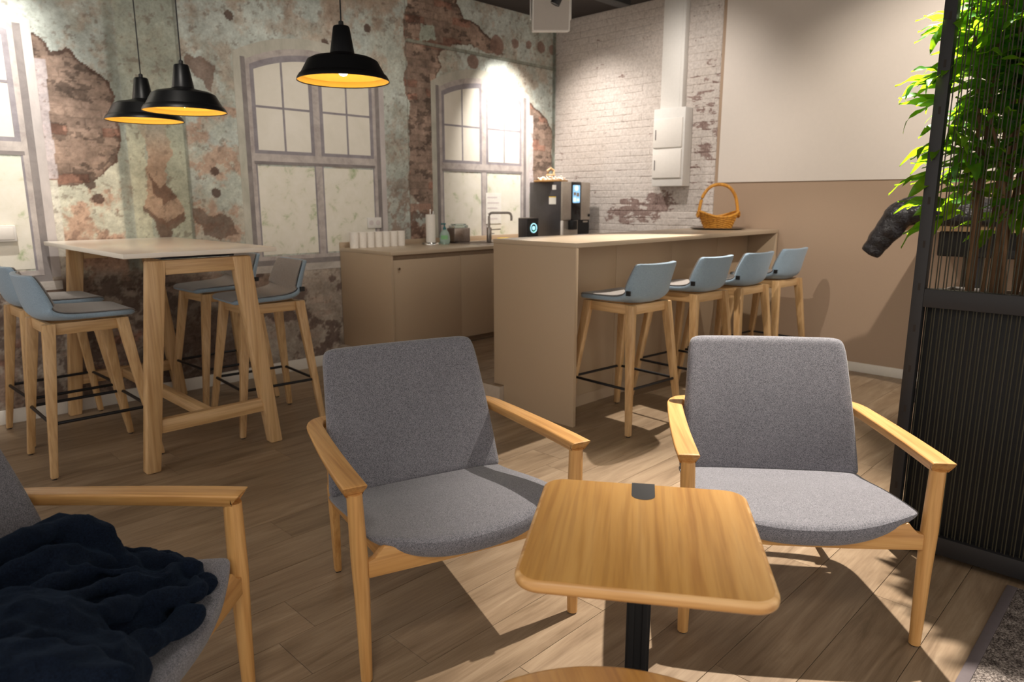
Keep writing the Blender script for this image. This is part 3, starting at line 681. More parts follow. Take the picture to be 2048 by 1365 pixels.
s_ = MB().box(-.003, -.0005, .075, .165, .345, .42).build('sticker', M['card_white'], t_); MB().box(-.0035, -.003, .075, .165, .412, .42).build('sticker_stripe', M['yellow'], s_)
MB().box(.43, .475, .05, .09, 0, .24).build('side_holder', M['machine_dark'], t_, bevel=.003)
MB().cyl((.41, -.012, .235), (.41, .0, .235), .014, n=12).build('lock_knob', M['black_plastic'], t_)
# tray and wooden stand on top
tr = thing('serving_tray', 'round wooden serving tray on top of the coffee machine', 'tray', (5.36, 4.74, ZK+.56))
MB().lathe([(0, 0), (.16, 0), (.172, .006), (.172, .018), (.162, .018), (.158, .010), (0, .010)], 36).build('tray_plate', M['oak'], tr, angle=50)
stn = thing('wooden_stand', 'small wooden tiered holder standing on the round tray', 'holder', (5.36, 4.74, ZK+.571))
MB().lathe([(0, 0), (.055, 0), (.055, .012), (.02, .015), (.018, .05), (.05, .055), (.045, .066), (.0, .066)], 24).build('tiers', M['ash'], stn)
MB().tube([(-.02, .02, .066), (-.028, .02, .10), (0, 0, .125), (.028, -.02, .10), (.02, -.02, .066)], .011, 8).build('handle', M['ash'], stn)
mb = MB()
for k in range(60):
    a = random.uniform(0, 2*math.pi); r_ = random.uniform(.075, .135); z = .012+random.uniform(0, .028)*(1-abs(r_-.105)/.05)
    mb.cyl((5.36+r_*math.cos(a), 4.74+r_*math.sin(a), ZK+.56+z), (5.36+r_*math.cos(a)+random.uniform(-.02, .02), 4.74+r_*math.sin(a)+random.uniform(-.02, .02), ZK+.56+z+random.uniform(.01, .03)), .007, n=6)
o = mb.build('sugar_portions', M['paper']); tag(o, 'heap of small pale sugar portions around the wooden holder', 'sugar portions'); o['kind'] = 'stuff'

# ------------------------------------------------------------------ bar island
isl = thing('bar_island', 'long taupe bar island with overhanging top and four stools', 'bar counter', (3.137, 2.578, 0))
def IB(x0, x1, y0, y1, z0, z1): return MB().box(x0-3.137, x1-3.137, y0-2.578, y1-2.578, z0, z1)
IB(3.137, 5.805, 2.578, 3.262, 1.079, 1.107).build('bar_top', M['worktop'], isl, bevel=.0015)
# end panel with notch over the platform
e_ = MB().prism([(0, 0), (3.168-2.578, 0), (3.168-2.578, .154), (3.258-2.578, .154), (3.258-2.578, 1.0785), (0, 1.0785)], 0, .028, 'yz'); e_.build('end_panel', M['laminate'], isl, bevel=.0012)
IB(5.777, 5.805, 2.580, 3.165, 0, 1.0785).build('end_panel', M['laminate'], isl, bevel=.0012)
IB(3.165, 5.777, 2.85, 3.165, .08, 1.078).build('carcass', M['groove'], isl)
IB(3.165, 5.777, 2.835, 3.165, 0, .075).build('plinth', M['laminate_edge'], isl)
px_ = [3.166, 3.875, 4.565, 5.245, 5.776]
for a, b in zip(px_, px_[1:]): IB(a+.0015, b-.0015, 2.828, 2.849, .078, 1.0785).build('front_panel', M['laminate'], isl, bevel=.0012)
# basket on tray
t_ = thing('steel_tray', 'flat round steel tray on the far end of the bar island', 'tray', (5.53, 2.99, 1.1075))
MB().lathe([(0, 0), (.19, 0), (.225, .010), (.23, .013), (.225, .015), (.188, .004), (0, .004)], 40).build('plate', M['steel'], t_, angle=60)
bk = thing('wicker_basket', 'golden wicker basket with tall hoop handle on the steel tray', 'basket', (5.53, 2.99, 1.1125), R(-45))
prof = [(.115, 0), (.125, .02), (.135, .045), (.146, .075), (.158, .105)]
for j in range(11):     # woven courses
    f_ = j/10; r_ = .112+.046*f_; z = .006+.10*f_
    def dz(a): return .022*f_*math.cos(2*a)
    pts = [((r_+.004*math.cos(14*a+(j % 2)*math.pi))*math.cos(a), (r_+.004*math.cos(14*a+(j % 2)*math.pi))*.86*math.sin(a), z+dz(a)) for a in [2*math.pi*i/84 for i in range(84)]]
    MB().tube(pts, .0058, 6, True).build('woven_course', M['wicker'], bk, angle=80)
mb = MB()
for i in range(28):
    a = 2*math.pi*i/28
    mb.tube([((.112+.046*q)*math.cos(a), (.112+.046*q)*.86*math.sin(a), .003+.105*q+.022*q*math.cos(2*a)) for q in (0, .5, 1)], .003, 5)
mb.build('stakes', M['wicker'], bk)
MB().lathe([(0, 0), (.112, 0), (.112, .006), (0, .006)], 28).build('bottom', M['wicker'], bk).scale = (1, .86, 1)
rp = [(.164*math.cos(a), .164*.86*math.sin(a), .122+.024*math.cos(2*a)) for a in [2*math.pi*i/60 for i in range(60)]]
MB().tube(rp, .010, 8, True).build('rolled_rim', M['wicker'], bk, angle=80)
hp = catmull([(-.165, 0, .10), (-.160, 0, .18), (-.135, 0, .275), (-.08, 0, .345), (0, 0, .368), (.08, 0, .345), (.135, 0, .275), (.160, 0, .18), (.165, 0, .10)], 5)
MB().tube(hp, .0105, 8, sq=1.3).build('hoop_handle', M['wicker'], bk, angle=80)
for s_ in (-1, 1): MB().tube([(s_*.172, .03*math.sin(a), .12+.025*math.cos(a)) for a in [2*math.pi*i/14 for i in range(14)]], .008, 6, True).build('binding', M['wicker'], bk)

# ------------------------------------------------------------------ bar stool
def make_stool(name, label, group, loc, rz):
    t_ = thing(name, label, 'bar stool', loc, rz, group)
    for sx in (-1, 1):
        for sy in (-1, 1):
            fx, fy = sx*.25, sy*.245; tx, ty = (-.175 if sx < 0 else .150), sy*.165
            wt, wb = .029, .0155
            # outer face splayed, wide blade at top
            b = [(fx-wb, fy-wb, .006), (fx+wb, fy-wb, .006), (fx+wb, fy+wb, .006), (fx-wb, fy+wb, .006)]
            tp = [(tx-wt, ty-.019, .757), (tx+wt, ty-.019, .757), (tx+wt, ty+.019, .757), (tx-wt, ty+.019, .757)]
            leg = MB().hull(b, tp).build('leg', M['ash'], t_, bevel=.005)
            MB().cyl((fx, fy, 0), (fx, fy, .006), .012, n=12).build('glide', M['black_plastic'], leg)
    MB().box(-.15, .13, -.172, -.150, .70, .756).build('apron', M['ash_x'], t_, bevel=.002); MB().box(-.15, .13, .150, .172, .70, .756).build('apron', M['ash_x'], t_, bevel=.002)
    MB().box(-.182, -.160, -.15, .15, .70, .756).build('apron', M['ash_y'], t_, bevel=.002); MB().box(.137, .157, -.15, .15, .70, .756).build('apron', M['ash_y'], t_, bevel=.002)
    rr = rrect(-.226, .222, -.222, .222, .03, 4)
    MB().tube([(p[0], p[1], .272) for p in rr], .0085, 8, True).build('footrest', M['black_metal'], t_, angle=80)
    prof = catmull([(.205, .762, .155, 0), (.195, .766, .188, .002), (.12, .764, .205, .006), (.0, .760, .210, .012), (-.10, .758, .210, .020), (-.165, .764, .208, .032), (-.208, .786, .205, .044), (-.230, .825, .202, .050), (-.243, .88, .198, .046), (-.253, .935, .192, .036), (-.260, .978, .184, .026), (-.262, .993, .168, .020)], 3)
    P = np.array(prof); m = len(P); T = np.gradient(P[:, :2], axis=0); T /= np.linalg.norm(T, axis=1)[:, None]; N = np.stack([T[:, 1], -T[:, 0]], 1)   # towards sitter
    N = np.where((N[:, 1:2]+N[:, 0:1]) < 0, -N, N)
    def surf(off, sc, r0=0, r1=1):
        def fn(u, v):
            k = r0+(r1-r0)*v; i = k*(m-1); a = int(min(i, m-2)); f_ = i-a; p = P[a]*(1-f_)+P[a+1]*f_; nn = N[a]*(1-f_)+N[a+1]*f_; s_ = (u-.5)*2
            rs = p[3]*abs(s_)**2.5*1.3+off
            return (p[0]+nn[0]*rs, p[2]*sc*s_, p[1]+nn[1]*rs)
        return fn
    def off(d, r0=0, r1=1):
        def fn(u, v):
            k = r0+(r1-r0)*v; i = k*(m-1); a = int(min(i, m-2)); f_ = i-a; nn = N[a]*(1-f_)+N[a+1]*f_; return (nn[0]*d, 0, nn[1]*d)
        return fn
    sh = MB().thick(surf(-.004, 1.0), 13, m, off(.028)).build('seat_shell', M['blue_fabric'], t_, angle=80); subsurf(sh)
    pd = MB().thick(surf(.0235, .955, .035, .965), 13, m, off(.0085)).build('seat_pad', M['pad_fabric'], t_, angle=80); subsurf(pd)
    MB().box(-.196, -.170, .197, .209, .815, .842).build('fabric_tag', M['black_plastic'], t_)
    return t_
G1 = 'bar stools around the tall white table'; G2 = 'bar stools lined up under the bar island'
st0 = make_stool('bar_stool', 'blue bar stool nearest the camera on the left of the tall table', G1, (.978, 4.125, 0), 0)
dup(st0, (1.00, 4.74, 0), R(2), 'blue bar stool by the mural wall on the left of the tall table')
dup(st0, (1.915, 4.03, 0), R(176), 'bar stool right of the tall table nearest the camera, its padded inner back in view')
dup(st0, (1.95, 4.72, 0), R(182), 'bar stool right of the tall table by the mural wall, mostly behind the table leg')
for i, (x, y, a) in enumerate(((3.49, 2.468, 86), (4.18, 2.46, 86), (4.70, 2.42, 86), (5.29, 2.42, 86))):
    s_ = dup(st0, (x, y, 0), R(a), ['blue bar stool nearest the camera at the bar island', 'second blue bar stool along the island from the camera', 'third blue bar stool along the island from the camera', 'blue bar stool farthest along the island beside the taupe wall'][i]); s_['group'] = G2

# ------------------------------------------------------------------ tall table
tb = thing('tall_table', 'tall meeting table with white top on slanted oak legs', 'table', (1.45, 4.33, 0))
def TB(): return MB()
MB().box(-.39, .375, -.735, .735, 1.078, 1.102).build('table_top', M['white_top'], tb, bevel=.002)
MB().box(-.20, .17, -.66, .66, 1.062, 1.078).build('top_bracket', M['black_metal'], tb)
for sy in (-1, 1):
    y0 = sy*.69
    for (fx0, fx1, tx0, tx1) in ((-.385, -.315, -.283, -.193), (.275, .345, .135, .237)):
        b = [(fx0, y0-.034, 0), (fx1, y0-.034, 0), (fx1, y0+.034, 0), (fx0, y0+.034, 0)]
        tp = [(tx0, y0-.028, 1.062), (tx1, y0-.028, 1.062), (tx1, y0+.028, 1.062), (tx0, y0+.028, 1.062)]
        MB().hull(b, tp).build('leg', M['ash'], tb, bevel=.010)
    MB().box(-.20, .145, y0-.024, y0+.024, .99, 1.060).build('upper_rail', M['ash_x'], tb, bevel=.002)
    MB().box(-.305, .270, y0-.022, y0+.022, .195, .265).build('lower_rail', M['ash_x'], tb, bevel=.002)
MB().box(-.055, -.01, -.668, .668, .20, .26).build('stretcher', M['ash_y'], tb, bevel=.002)

# ------------------------------------------------------------------ pendant lamps
def make_lamp(label, loc):
    t_ = thing('pendant_lamp', label, 'pendant lamp', loc, 0, 'black pendant lamps over the tall table area')
    r_ = .21
    MB().lathe([(0, .238), (.033, .238), (.037, .233), (.055, .122), (.060, .116), (.135, .100), (.158, .088), (.190, .030), (.197, .026), (.207, .010), (.2095, .0), (.2075, 0), (.2045, .009), (.195, .023), (.188, .027), (.155, .084), (.07, .108), (.0, .110)], 56).build('lamp_shade', M['shade_black'], t_, angle=30)
    MB().lathe([(.2078, .0004), (.2042, .0085), (.1945, .0222), (.1872, .0262), (.1545, .083), (.07, .107), (.0, .109)], 56, cap=False).build('shade_lining', M['shade_gold'], t_, angle=30)
    MB().lathe([(0, .238), (.012, .238), (.011, .258), (.004, .262), (0, .262)], 14).build('cord_grip', M['black_plastic'], t_)
    MB().cyl((0, 0, .26), (0, 0, ZC-loc[2]-.001), .0035, n=8).build('cord', M['black_plastic'], t_)
    MB().lathe([(.0, .023), (.014, .026), (.026, .040), (.028, .054), (.022, .072), (.014, .092), (.012, .108), (0, .108)], 20).build('bulb', M['bulb'], t_)
    d = bpy.data.lights.new('bulb_light', 'POINT'); d.energy = 1.1; d.color = (1, .90, .70); d.shadow_soft_size = .005
    l = bpy.data.objects.new('bulb_light', d); COL.objects.link(l); l.location = (loc[0], loc[1], loc[2]+.017)
    return t_
for lab, q in (('nearest black pendant lamp with its bulb showing, right of the other two', (1.87, 2.93, 1.885)), ('middle black pendant lamp, overlapping the leftmost one', (1.55, 3.97, 1.81)), ('leftmost black pendant lamp, farthest over the tall table', (1.52, 4.49, 1.80))):
    make_lamp(lab, q)

# ------------------------------------------------------------------ lounge armchair
def make_armchair(label, loc, rz):
    t_ = thing('lounge_chair', label, 'armchair', loc, rz, 'grey lounge armchairs with oak arms')
    # seat cushion (u across, v deep)
    def seat_top(a, b):
        s_ = (a-.5)*2; u = s_*(.335-.010*b)
        vf = -.045+.050*abs(s_)**2.6; v = vf+(.50-vf)*b
        e = 1-abs(s_)**6
        z = .392+.055*abs(s_)**2.2*(1-b)**1.2 - .012*b + .008*math.sin(math.pi*min(b*1.3, 1))
        z -= .010*(abs(s_)**10)
        return (u, v, z)
    def seat_th(a, b):
        s_ = (a-.5)*2; return (-.012*s_*abs(s_)**3, .006*(1-2*b), -(.020+.050*(1-abs(s_)**3.2)))
    st_ = MB().thick(seat_top, 19, 13, seat_th).build('seat', M['grey_fabric'], t_, angle=80)
    subsurf(st_, 2)
    # back cushion
    def bk_f(a, b):
        s_ = (a-.5)*2
        hw = .322-.038*b; z = .372+.478*b
        cr = max(0, (b-.90)/.10); hw -= .008*cr**2
        z -= .006*max(0, (abs(s_)-.86)/.14)**2*(1 if b > .9 else 0)
        v = .455+.155*b-.020*abs(s_)**2.2*(1-.3*b)-.012*math.sin(math.pi*b)
        return (hw*s_, v, z)
    def bk_t(a, b): return (0, .050-.010*b, -.006)
    bk_ = MB().thick(bk_f, 17, 17, bk_t).build('backrest', M['grey_fabric'], t_, angle=80); subsurf(bk_, 2)
    for s_ in (-1, 1):
        # front leg, flattened oval tapering down
        sec = lambda u, v, z, ru, rv: [(u+ru*math.cos(2*math.pi*k/16), v+rv*math.sin(2*math.pi*k/16), z) for k in range(16)]
        mb = MB(); rings = [sec(s_*.352, .0, .005, .0165, .0175), sec(s_*.353, .002, .25, .0215, .022), sec(s_*.356, .004, .38, .024, .026), sec(s_*.361, .008, .572, .0215, .024)]
        vs = [p for r_ in rings for p in r_]; n_ = 16; fs = [(j*n_+k, j*n_+(k+1) % n_, (j+1)*n_+(k+1) % n_, (j+1)*n_+k) for j in range(3) for k in range(n_)]+[tuple(range(n_))[::-1], tuple(3*n_+k for k in range(n_))]
        leg = mb.add(vs, fs).build('leg', M['oak'], t_, angle=50)
        MB().cyl((s_*.352, 0, 0), (s_*.352, 0, .006), .013, n=12).build('glide', M['black_plastic'], leg)
        # rear leg
        b = [(s_*.262-.012, .622, .005), (s_*.262+.012, .622, .005), (s_*.262+.012, .650, .005), (s_*.262-.012, .650, .005)]
        tp = [(s_*.285-.014, .520, .372), (s_*.285+.014, .520, .372), (s_*.285+.014, .585, .372), (s_*.285-.014, .585, .372)]
        leg = MB().hull(b, tp).build('leg', M['oak'], t_, bevel=.006)
        MB().box(s_*.262-.008, s_*.262+.008, .628, .644, 0, .005).build('glide', M['black_plastic'], leg)
        # side rail from front rail to rear leg
        mb = MB().hull([(s_*.262-.014, .012, .320), (s_*.262+.014, .012, .320), (s_*.288+.014, .56, .318), (s_*.288-.014, .56, .318)], [(s_*.262-.014, .012, .368), (s_*.262+.014, .012, .368), (s_*.288+.014, .56, .372), (s_*.288-.014, .56, .372)])
        mb.build('side_rail', M['oak_y'], t_, bevel=.004)
        # post behind the cushion carrying the arm
        MB().hull([(s_*.285-.013, .545, .37), (s_*.285+.013, .545, .37), (s_*.285+.013, .575, .37), (s_*.285-.013, .575, .37)], [(s_*.27-.013, .592, .575), (s_*.27+.013, .592, .575), (s_*.27+.013, .618, .575), (s_*.27-.013, .618, .575)]).build('back_post', M['oak'], t_, bevel=.004)
        # armrest: flat board bending in behind the back
        cl = catmull([(.364, -.022), (.363, .08), (.358, .22), (.350, .36), (.341, .48), (.332, .560), (.306, .612), (.255, .634), (.16, .648), (.0, .653)], 5)
        wd = np.interp(np.linspace(0, 1, len(cl)), [0, .1, .45, .6, 1], [.0335, .0340, .0285, .0270, .013]); c_ = np.array(cl); T = np.gradient(c_, axis=0); T /= np.linalg.norm(T, axis=1)[:, None]; Nn = np.stack([-T[:, 1], T[:, 0]], 1)
        vs = []; m = len(cl)
        for i in range(m):
            w_ = wd[i]; zt, zb = .602, .567+.004*(i/m)
            prof_ = [(-1, zt-.004), (-.90, zt), (.90, zt), (1, zt-.004), (.96, zt-.012), (.70, zb), (-.70, zb), (-.96, zt-.012)]
            sh_ = {0: (.0,), 1: (.0,)}
            for q, z in prof_:
                back = 0
                if i == 0 and z < zt-.01: back = .030 if z <= zb+.001 else .010
                vs.append((s_*(c_[i][0]+Nn[i][0]*w_*q), c_[i][1]+Nn[i][1]*w_*q+back, z))
        k_ = 8; fs = [(i*k_+j, i*k_+(j+1) % k_, (i+1)*k_+(j+1) % k_, (i+1)*k_+j) for i in range(m-1) for j in range(k_)]+[tuple(range(k_))[::-1], tuple((m-1)*k_+j for j in range(k_))]
        MB().add(vs, fs).build('armrest', M['oak_y'], t_, bevel=.0015, angle=40)
    # front rail: top follows the seat, dips beside the legs
    up = [(-.336, .372), (-.318, .376), (-.302, .392), (-.288, .408), (-.24, .392), (-.17, .374), (-.08, .366), (0, .364)]
    poly = [(-.336, .322), (-.1, .316), (.1, .316), (.336, .322)]+[(-a, b) for a, b in up]+up[:-1][::-1]
    MB().prism(poly, -.013, .013, 'xz').build('front_rail', M['oak_x'], t_, bevel=.003)
    MB().box(-.27, .27, .50, .525, .325, .362).build('rear_rail', M['oak_x'], t_, bevel=.003)
    return t_
ch1 = make_armchair('grey lounge chair with oak arms in the middle, left of the square side table', (1.307, 1.439, 0), math.atan2(-.284, .959))
dup(ch1, (2.032, .746, 0), math.atan2(-.778, .629), 'grey lounge chair with oak arms at right in front of the plant screen')
dup(ch1, (.443, 1.483, 0), math.atan2(.665, .747), 'grey lounge chair at lower left with a navy blanket on its seat')

# ------------------------------------------------------------------ navy blanket heap on the left chair
bl = thing('blanket', 'crumpled navy fleece blanket heaped on the seat of the left armchair', 'blanket', (.443, 1.483, 0), math.atan2(.665, .747))
mb = MB()
rb = random.Random(3)
def fold(pts, r0, r1):
    p = catmull(pts, 5); m = len(p); rr = [r0+(r1-r0)*(i/(m-1)) for i in range(m)]; rr = [q*(.9+.16*math.sin(i*.9)) for i, q in enumerate(rr)]
    mb.tube(p, rr, 10)
# body mound: flattened ellipsoids
def blobm(c, r):
    prof = [(math.sin(math.pi*k/8), -math.cos(math.pi*k/8)) for k in range(9)]; n = 18
    vs = [(c[0]+r[0]*a*math.cos(2*math.pi*i/n), c[1]+r[1]*a*math.sin(2*math.pi*i/n), c[2]+r[2]*b) for a, b in prof for i in range(n)]
    mb.add(vs, [(j*n+i, j*n+(i+1) % n, (j+1)*n+(i+1) % n, (j+1)*n+i) for j in range(8) for i in range(n)])
BLOBS = [((.17, .35, .54), (.06, .07, .075)), ((.10, .40, .50), (.10, .05, .07)), ((.02, .34, .52), (.17, .06, .06)), ((-.16, .34, .48), (.20, .12, .085)), ((.00, .20, .43), (.25, .18, .075)), ((.06, .31, .47), (.19, .13, .10)), ((.14, .13, .42), (.12, .12, .05)), ((-.20, .22, .50), (.18, .20, .11)), ((-.36, .10, .60), (.075, .26, .045)), ((-.22, .05, .47), (.12, .13, .09))]
for c_, r_ in BLOBS: blobm(c_, r_)
FOLDS = [([(-.32, .44, .55), (-.1, .40, .575), (.08, .35, .60), (.19, .29, .575), (.20, .22, .50), (.16, .16, .47)], .036, .028),
 ([(-.28, .34, .56), (-.08, .33, .575), (.08, .28, .57), (.14, .22, .51)], .024, .020),
 ([(-.28, .26, .575), (-.10, .25, .565), (.06, .20, .53), (.14, .13, .48)], .022, .018),
 ([(.18, .28, .50), (.24, .24, .48), (.25, .17, .46), (.28, .12, .44)], .026, .022),
 ([(.20, .20, .485), (.25, .13, .455), (.24, .06, .44), (.19, .0, .43)], .028, .024),
 ([(.18, .02, .44), (.12, .00, .455), (.06, .05, .475), (-.04, .08, .51), (-.16, .10, .545), (-.32, .10, .60)], .026, .024),
 ([(.22, .10, .455), (.14, .08, .48), (.04, .13, .52), (-.10, .16, .56), (-.28, .18, .60)], .020, .018),
 ([(.08, -.01, .43), (.0, -.01, .44), (-.12, .01, .47), (-.26, .0, .53), (-.38, -.02, .61)], .026, .030),
 ([(-.02, .02, .44), (.03, -.035, .425), (.09, -.03, .425)], .022, .020),
 ([(.12, .30, .56), (.04, .24, .56), (.08, .16, .53), (.15, .08, .48)], .014, .014),
 ([(.26, .22, .46), (.30, .16, .445), (.27, .11, .44)], .020, .018),
 ([(-.40, -.06, .58), (-.40, .1, .63), (-.38, .3, .62)], .030, .030)]
for p_, a, b in FOLDS: fold(p_, a, b)
o = mb.build('fleece_throw', M['fleece'], bl)
m_ = o.modifiers.new('r', 'REMESH'); m_.mode = 'VOXEL'; m_.voxel_size = .006; m_.use_smooth_shade = True
m_ = o.modifiers.new('c', 'SMOOTH'); m_.iterations = 3; m_.factor = .5
tx = bpy.data.textures.new('folds', 'CLOUDS'); tx.noise_scale = .05; tx.noise_depth = 1
m_ = o.modifiers.new('d', 'DISPLACE'); m_.texture = tx; m_.strength = .016; m_.mid_level = .5; m_.texture_coords = 'LOCAL'
tx = bpy.data.textures.new('crumple', 'MUSGRAVE'); tx.musgrave_type = 'RIDGED_MULTIFRACTAL'; tx.noise_scale = .075; tx.octaves = 1.5
m_ = o.modifiers.new('d2', 'DISPLACE'); m_.texture = tx; m_.strength = .010; m_.mid_level = .6; m_.texture_coords = 'LOCAL'

# ------------------------------------------------------------------ square side table
sd = thing('side_table', 'square oak laptop side table with black inset on a black column', 'side table', (1.21, .79, 0), math.atan2(-.402, .273))
hs = .243
MB().prism(rrect(-hs-.003, hs+.003, -hs-.024, hs, .052, 8), .624, .650, 'xy').build('table_top', M['edge_oak'], sd, bevel=.010, seg=4)
MB().prism(rrect(-hs+.006, hs-.006, -hs-.015, hs-.009, .044, 8), .6501, .6506, 'xy').build('top_veneer', M['top_oak'], sd)
ins = [(-.026+.028, hs-.012), (-.026+.028, hs-.055)]+[(.028+.0-.026*0+.026*math.cos(a)-.0, hs-.055+.022*math.sin(a)) for a in []]
cxn = .0
poly = [(cxn+.028, hs-.003), (cxn-.028, hs-.003), (cxn-.028, hs-.078)]+[(cxn+.028*math.cos(a), hs-.078+.024*math.sin(a)) for a in [R(200), R(225), R(250), R(270), R(290), R(315), R(340)]]+[(cxn+.028, hs-.078)]
MB().prism(poly, .6502, .6512, 'xy').build('black_inset', M['black_frame'], sd)
MB().box(-.030, .030, hs-.070, hs-.028, .02, .624).box(-.024, -.010, hs-.074, hs-.070, .02, .60).box(.010, .024, hs-.074, hs-.070, .02, .60).build('column', M['black_plastic'], sd, bevel=.003)
MB().prism(rrect(-.20, .20, -.18, .22, .03, 5), 0, .018, 'xy').build('base_plate', M['black_metal'], sd, bevel=.003)
# round coffee table
rt = thing('coffee_table', 'round oak coffee table at the bottom edge of the picture', 'coffee table', (.73, .498, 0), R(-35))
MB().lathe([(0, .429), (.345, .429), (.358, .435), (.361, .441), (.358, .447), (.350, .4505), (0, .4505)], 72).build('table_top', M['top_oak'], rt, angle=60)
MB().lathe([(0, .0), (.20, 0), (.20, .012), (.03, .02), (.025, .03), (.025, .40), (.08, .42), (.08, .4285), (0, .4285)], 32).build('pedestal', M['black_metal'], rt)

# ------------------------------------------------------------------ plant screen
PX = 2.872
sc_ = thing('plant_screen', 'tall black room divider with vertical cords around a planter box', 'room divider', (PX, .752, 0))
def SB(x0, x1, y0, y1, z0, z1): return MB().box(x0-PX, x1-PX, y0-.752, y1-.752, z0, z1)
YE = -.75; ZT = 2.55
for xa, xb, zt_ in ((PX, PX+.042, ZT), (PX+.36, PX+.402, .984)):
    p = SB(xa, xb, .712, .752, 0, zt_).build('post', M['black_frame'], sc_, bevel=.002)
    if xa == PX:
        for z in np.arange(.25, 2.5, .155): MB().box(-.0006, .0004, -.026, -.018, z, z+.026).build('slot', M['dark_gap'], p)
    SB(xa, xb, YE, YE+.04, 0, zt_).build('post', M['black_frame'], sc_, bevel=.002)
    for z0, z1 in ((.03, .10), (.965, 1.032 if zt_ > 1 else .984))+(((ZT-.04, ZT),) if zt_ > 1 else ()):
        SB(xa, xb, YE+.04, .712, z0, z1).build('cross_rail', M['black_frame'], sc_, bevel=.002)
for y in (.715, YE+.003):
    SB(PX+.042, PX+.36, y, y+.034, .03, .10).build('end_rail', M['black_frame'], sc_, bevel=.002); SB(PX+.042, PX+.36, y, y+.034, .965, 1.0).build('end_rail', M['black_frame'], sc_, bevel=.002)
t = NT('cord_olive'); t.base(srgb('34301f')); M['cord'] = t.set(.6)
cm = MB().cyl((0, 0, .06), (0, 0, ZT-.02), .0021, n=6).mesh('cord', M['cord'])
y = .700; k = 0
while y > -.70:
    link('cord', cm, sc_, (.021+(.004 if k % 2 else -.002), y-.752, 0)); y -= (.0105 if k % 2 else .0155)+random.uniform(-.0015, .0015); k += 1
# planter box
pl = SB(PX+.0424, PX+.35, YE+.05, .7115, .06, .985); pl.build('planter_box', M['black_plastic'], sc_, bevel=.003)
for a in ((PX+.045, PX+.35, .697, .705), (PX+.342, PX+.35, YE+.05, .697), (PX+.045, PX+.053, YE+.05, .697)): SB(*a, .985, 1.012).build('planter_rim', M['steel'], sc_, bevel=.001)
SB(PX+.053, PX+.342, YE+.06, .697, .985, .989).build('soil', M['soil'], sc_)
# pebbles (uncountable)
mb = MB(); rp_ = random.Random(5)
for k in range(900):
    x = rp_.uniform(PX+.06, PX+.335); y = rp_.uniform(-.1, .69); r_ = rp_.uniform(.005, .010); z = .989+r_*.6
    mb.add([(x+r_, y, z), (x-r_, y+r_*.2, z), (x, y+r_, z), (x+.1*r_, y-r_, z), (x, y, z+r_*.8), (x, y, z-r_)], [(0, 2, 4), (2, 1, 4), (1, 3, 4), (3, 0, 4), (2, 0, 5), (1, 2, 5), (3, 1, 5), (0, 3, 5)])
o = mb.build('pebbles', M['pebble']); tag(o, 'clay pebbles covering the soil in the planter box', 'pebbles'); o['kind'] = 'stuff'
# plant
plant = thing('foliage_plant', 'lush green leafy plant with woody canes behind the black cords', 'plant', (PX+.2, .5, .99))
rl = random.Random(11)
def leaf_mesh(L, w_, bend, fold_):
    def fn(u, v):
        s_ = (u-.5)*2; x = v*L; ww = w_*(math.sin(math.pi*min(1, v**.75))**.8)*(1-.15*v) if 0 < v < 1 else 0
        return (x*math.cos(bend*v), s_*ww, -L*.5*bend*v*v+abs(s_)*ww*fold_+.004*math.sin(v*12+s_))
    return MB().grid(fn, 5, 9).mesh('leaf', M['leaf'], angle=80)
LM = [leaf_mesh(.13, .016, .4, .25), leaf_mesh(.15, .019, .6, .3), leaf_mesh(.11, .015, .2, .2), leaf_mesh(.14, .017, .8, .25), leaf_mesh(.125, .019, .5, .35)]
canes = []
for k in range(22):
    x = rl.uniform(-.07, .07); y = rl.uniform(-.10, .12) if k < 16 else rl.uniform(-.5, -.2); hgt = rl.uniform(.5, 1.3)
    tx_, ty_ = x+rl.uniform(-.07, .05), y+rl.uniform(-.08, .12)
    p = catmull([(x, y, 0), (x*.9+.1*tx_+rl.uniform(-.01, .01), y*.8+.2*ty_, hgt*.35), ((x+tx_)/2, (y+ty_)/2, hgt*.7), (tx_, ty_, hgt)], 4)
    MB().tube(p, [rl.uniform(.007, .012)*(1-.5*i/(len(p)-1)) for i in range(len(p))], 7).build('cane', M['bark'], plant, angle=60)
    canes.append(p)
def leaf_xf(i):
    c = rl.choice(canes); p = Vector(c[rl.randint(len(c)//4, len(c)-1)])
    if rl.random() < .75: p = Vector((rl.uniform(-.19, .14), rl.uniform(-.10, .25), rl.uniform(.24, 1.2)))
    az = math.atan2(p.y+.05, p.x)+rl.uniform(-1.0, 1.0); el = rl.uniform(-.5, .6)
    return p, Matrix.Rotation(az, 4, 'Z') @ Matrix.Rotation(-el, 4, 'Y') @ Matrix.Rotation(rl.uniform(-.9, .9), 4, 'X'), rl.uniform(.9, 1.4)
# sprays reaching out past the post on the left, then the bulk
FX = [((-.13, .25, .80), 112, .15, 6), ((-.12, .22, .76), 100, .0, 4), ((-.10, .22, .56), 115, -.1, 5), ((-.10, .21, .36), 110, -.2, 5), ((-.11, .20, .30), 90, -.3, 3), ((-.10, .22, .95), 100, .2, 4), ((-.13, .24, .70), 120, .1, 4), ((-.12, .23, .45), 125, .0, 4)]
cnt = 0
def add_leaf(p, m4, s_):
    global cnt
    o = link('leaf', LM[cnt % 5], plant, p, m4.to_euler()); o.scale = (s_*1.12,)*3; cnt += 1
for (p, az, el, n_) in FX:
    for q in range(n_):
        add_leaf(p, Matrix.Rotation(R(az+(q-(n_-1)/2)*28+rl.uniform(-8, 8)), 4, 'Z') @ Matrix.Rotation(-(el+rl.uniform(-.35, .35)), 4, 'Y') @ Matrix.Rotation(rl.uniform(-.8, .8), 4, 'X'), rl.uniform(1.0, 1.3))
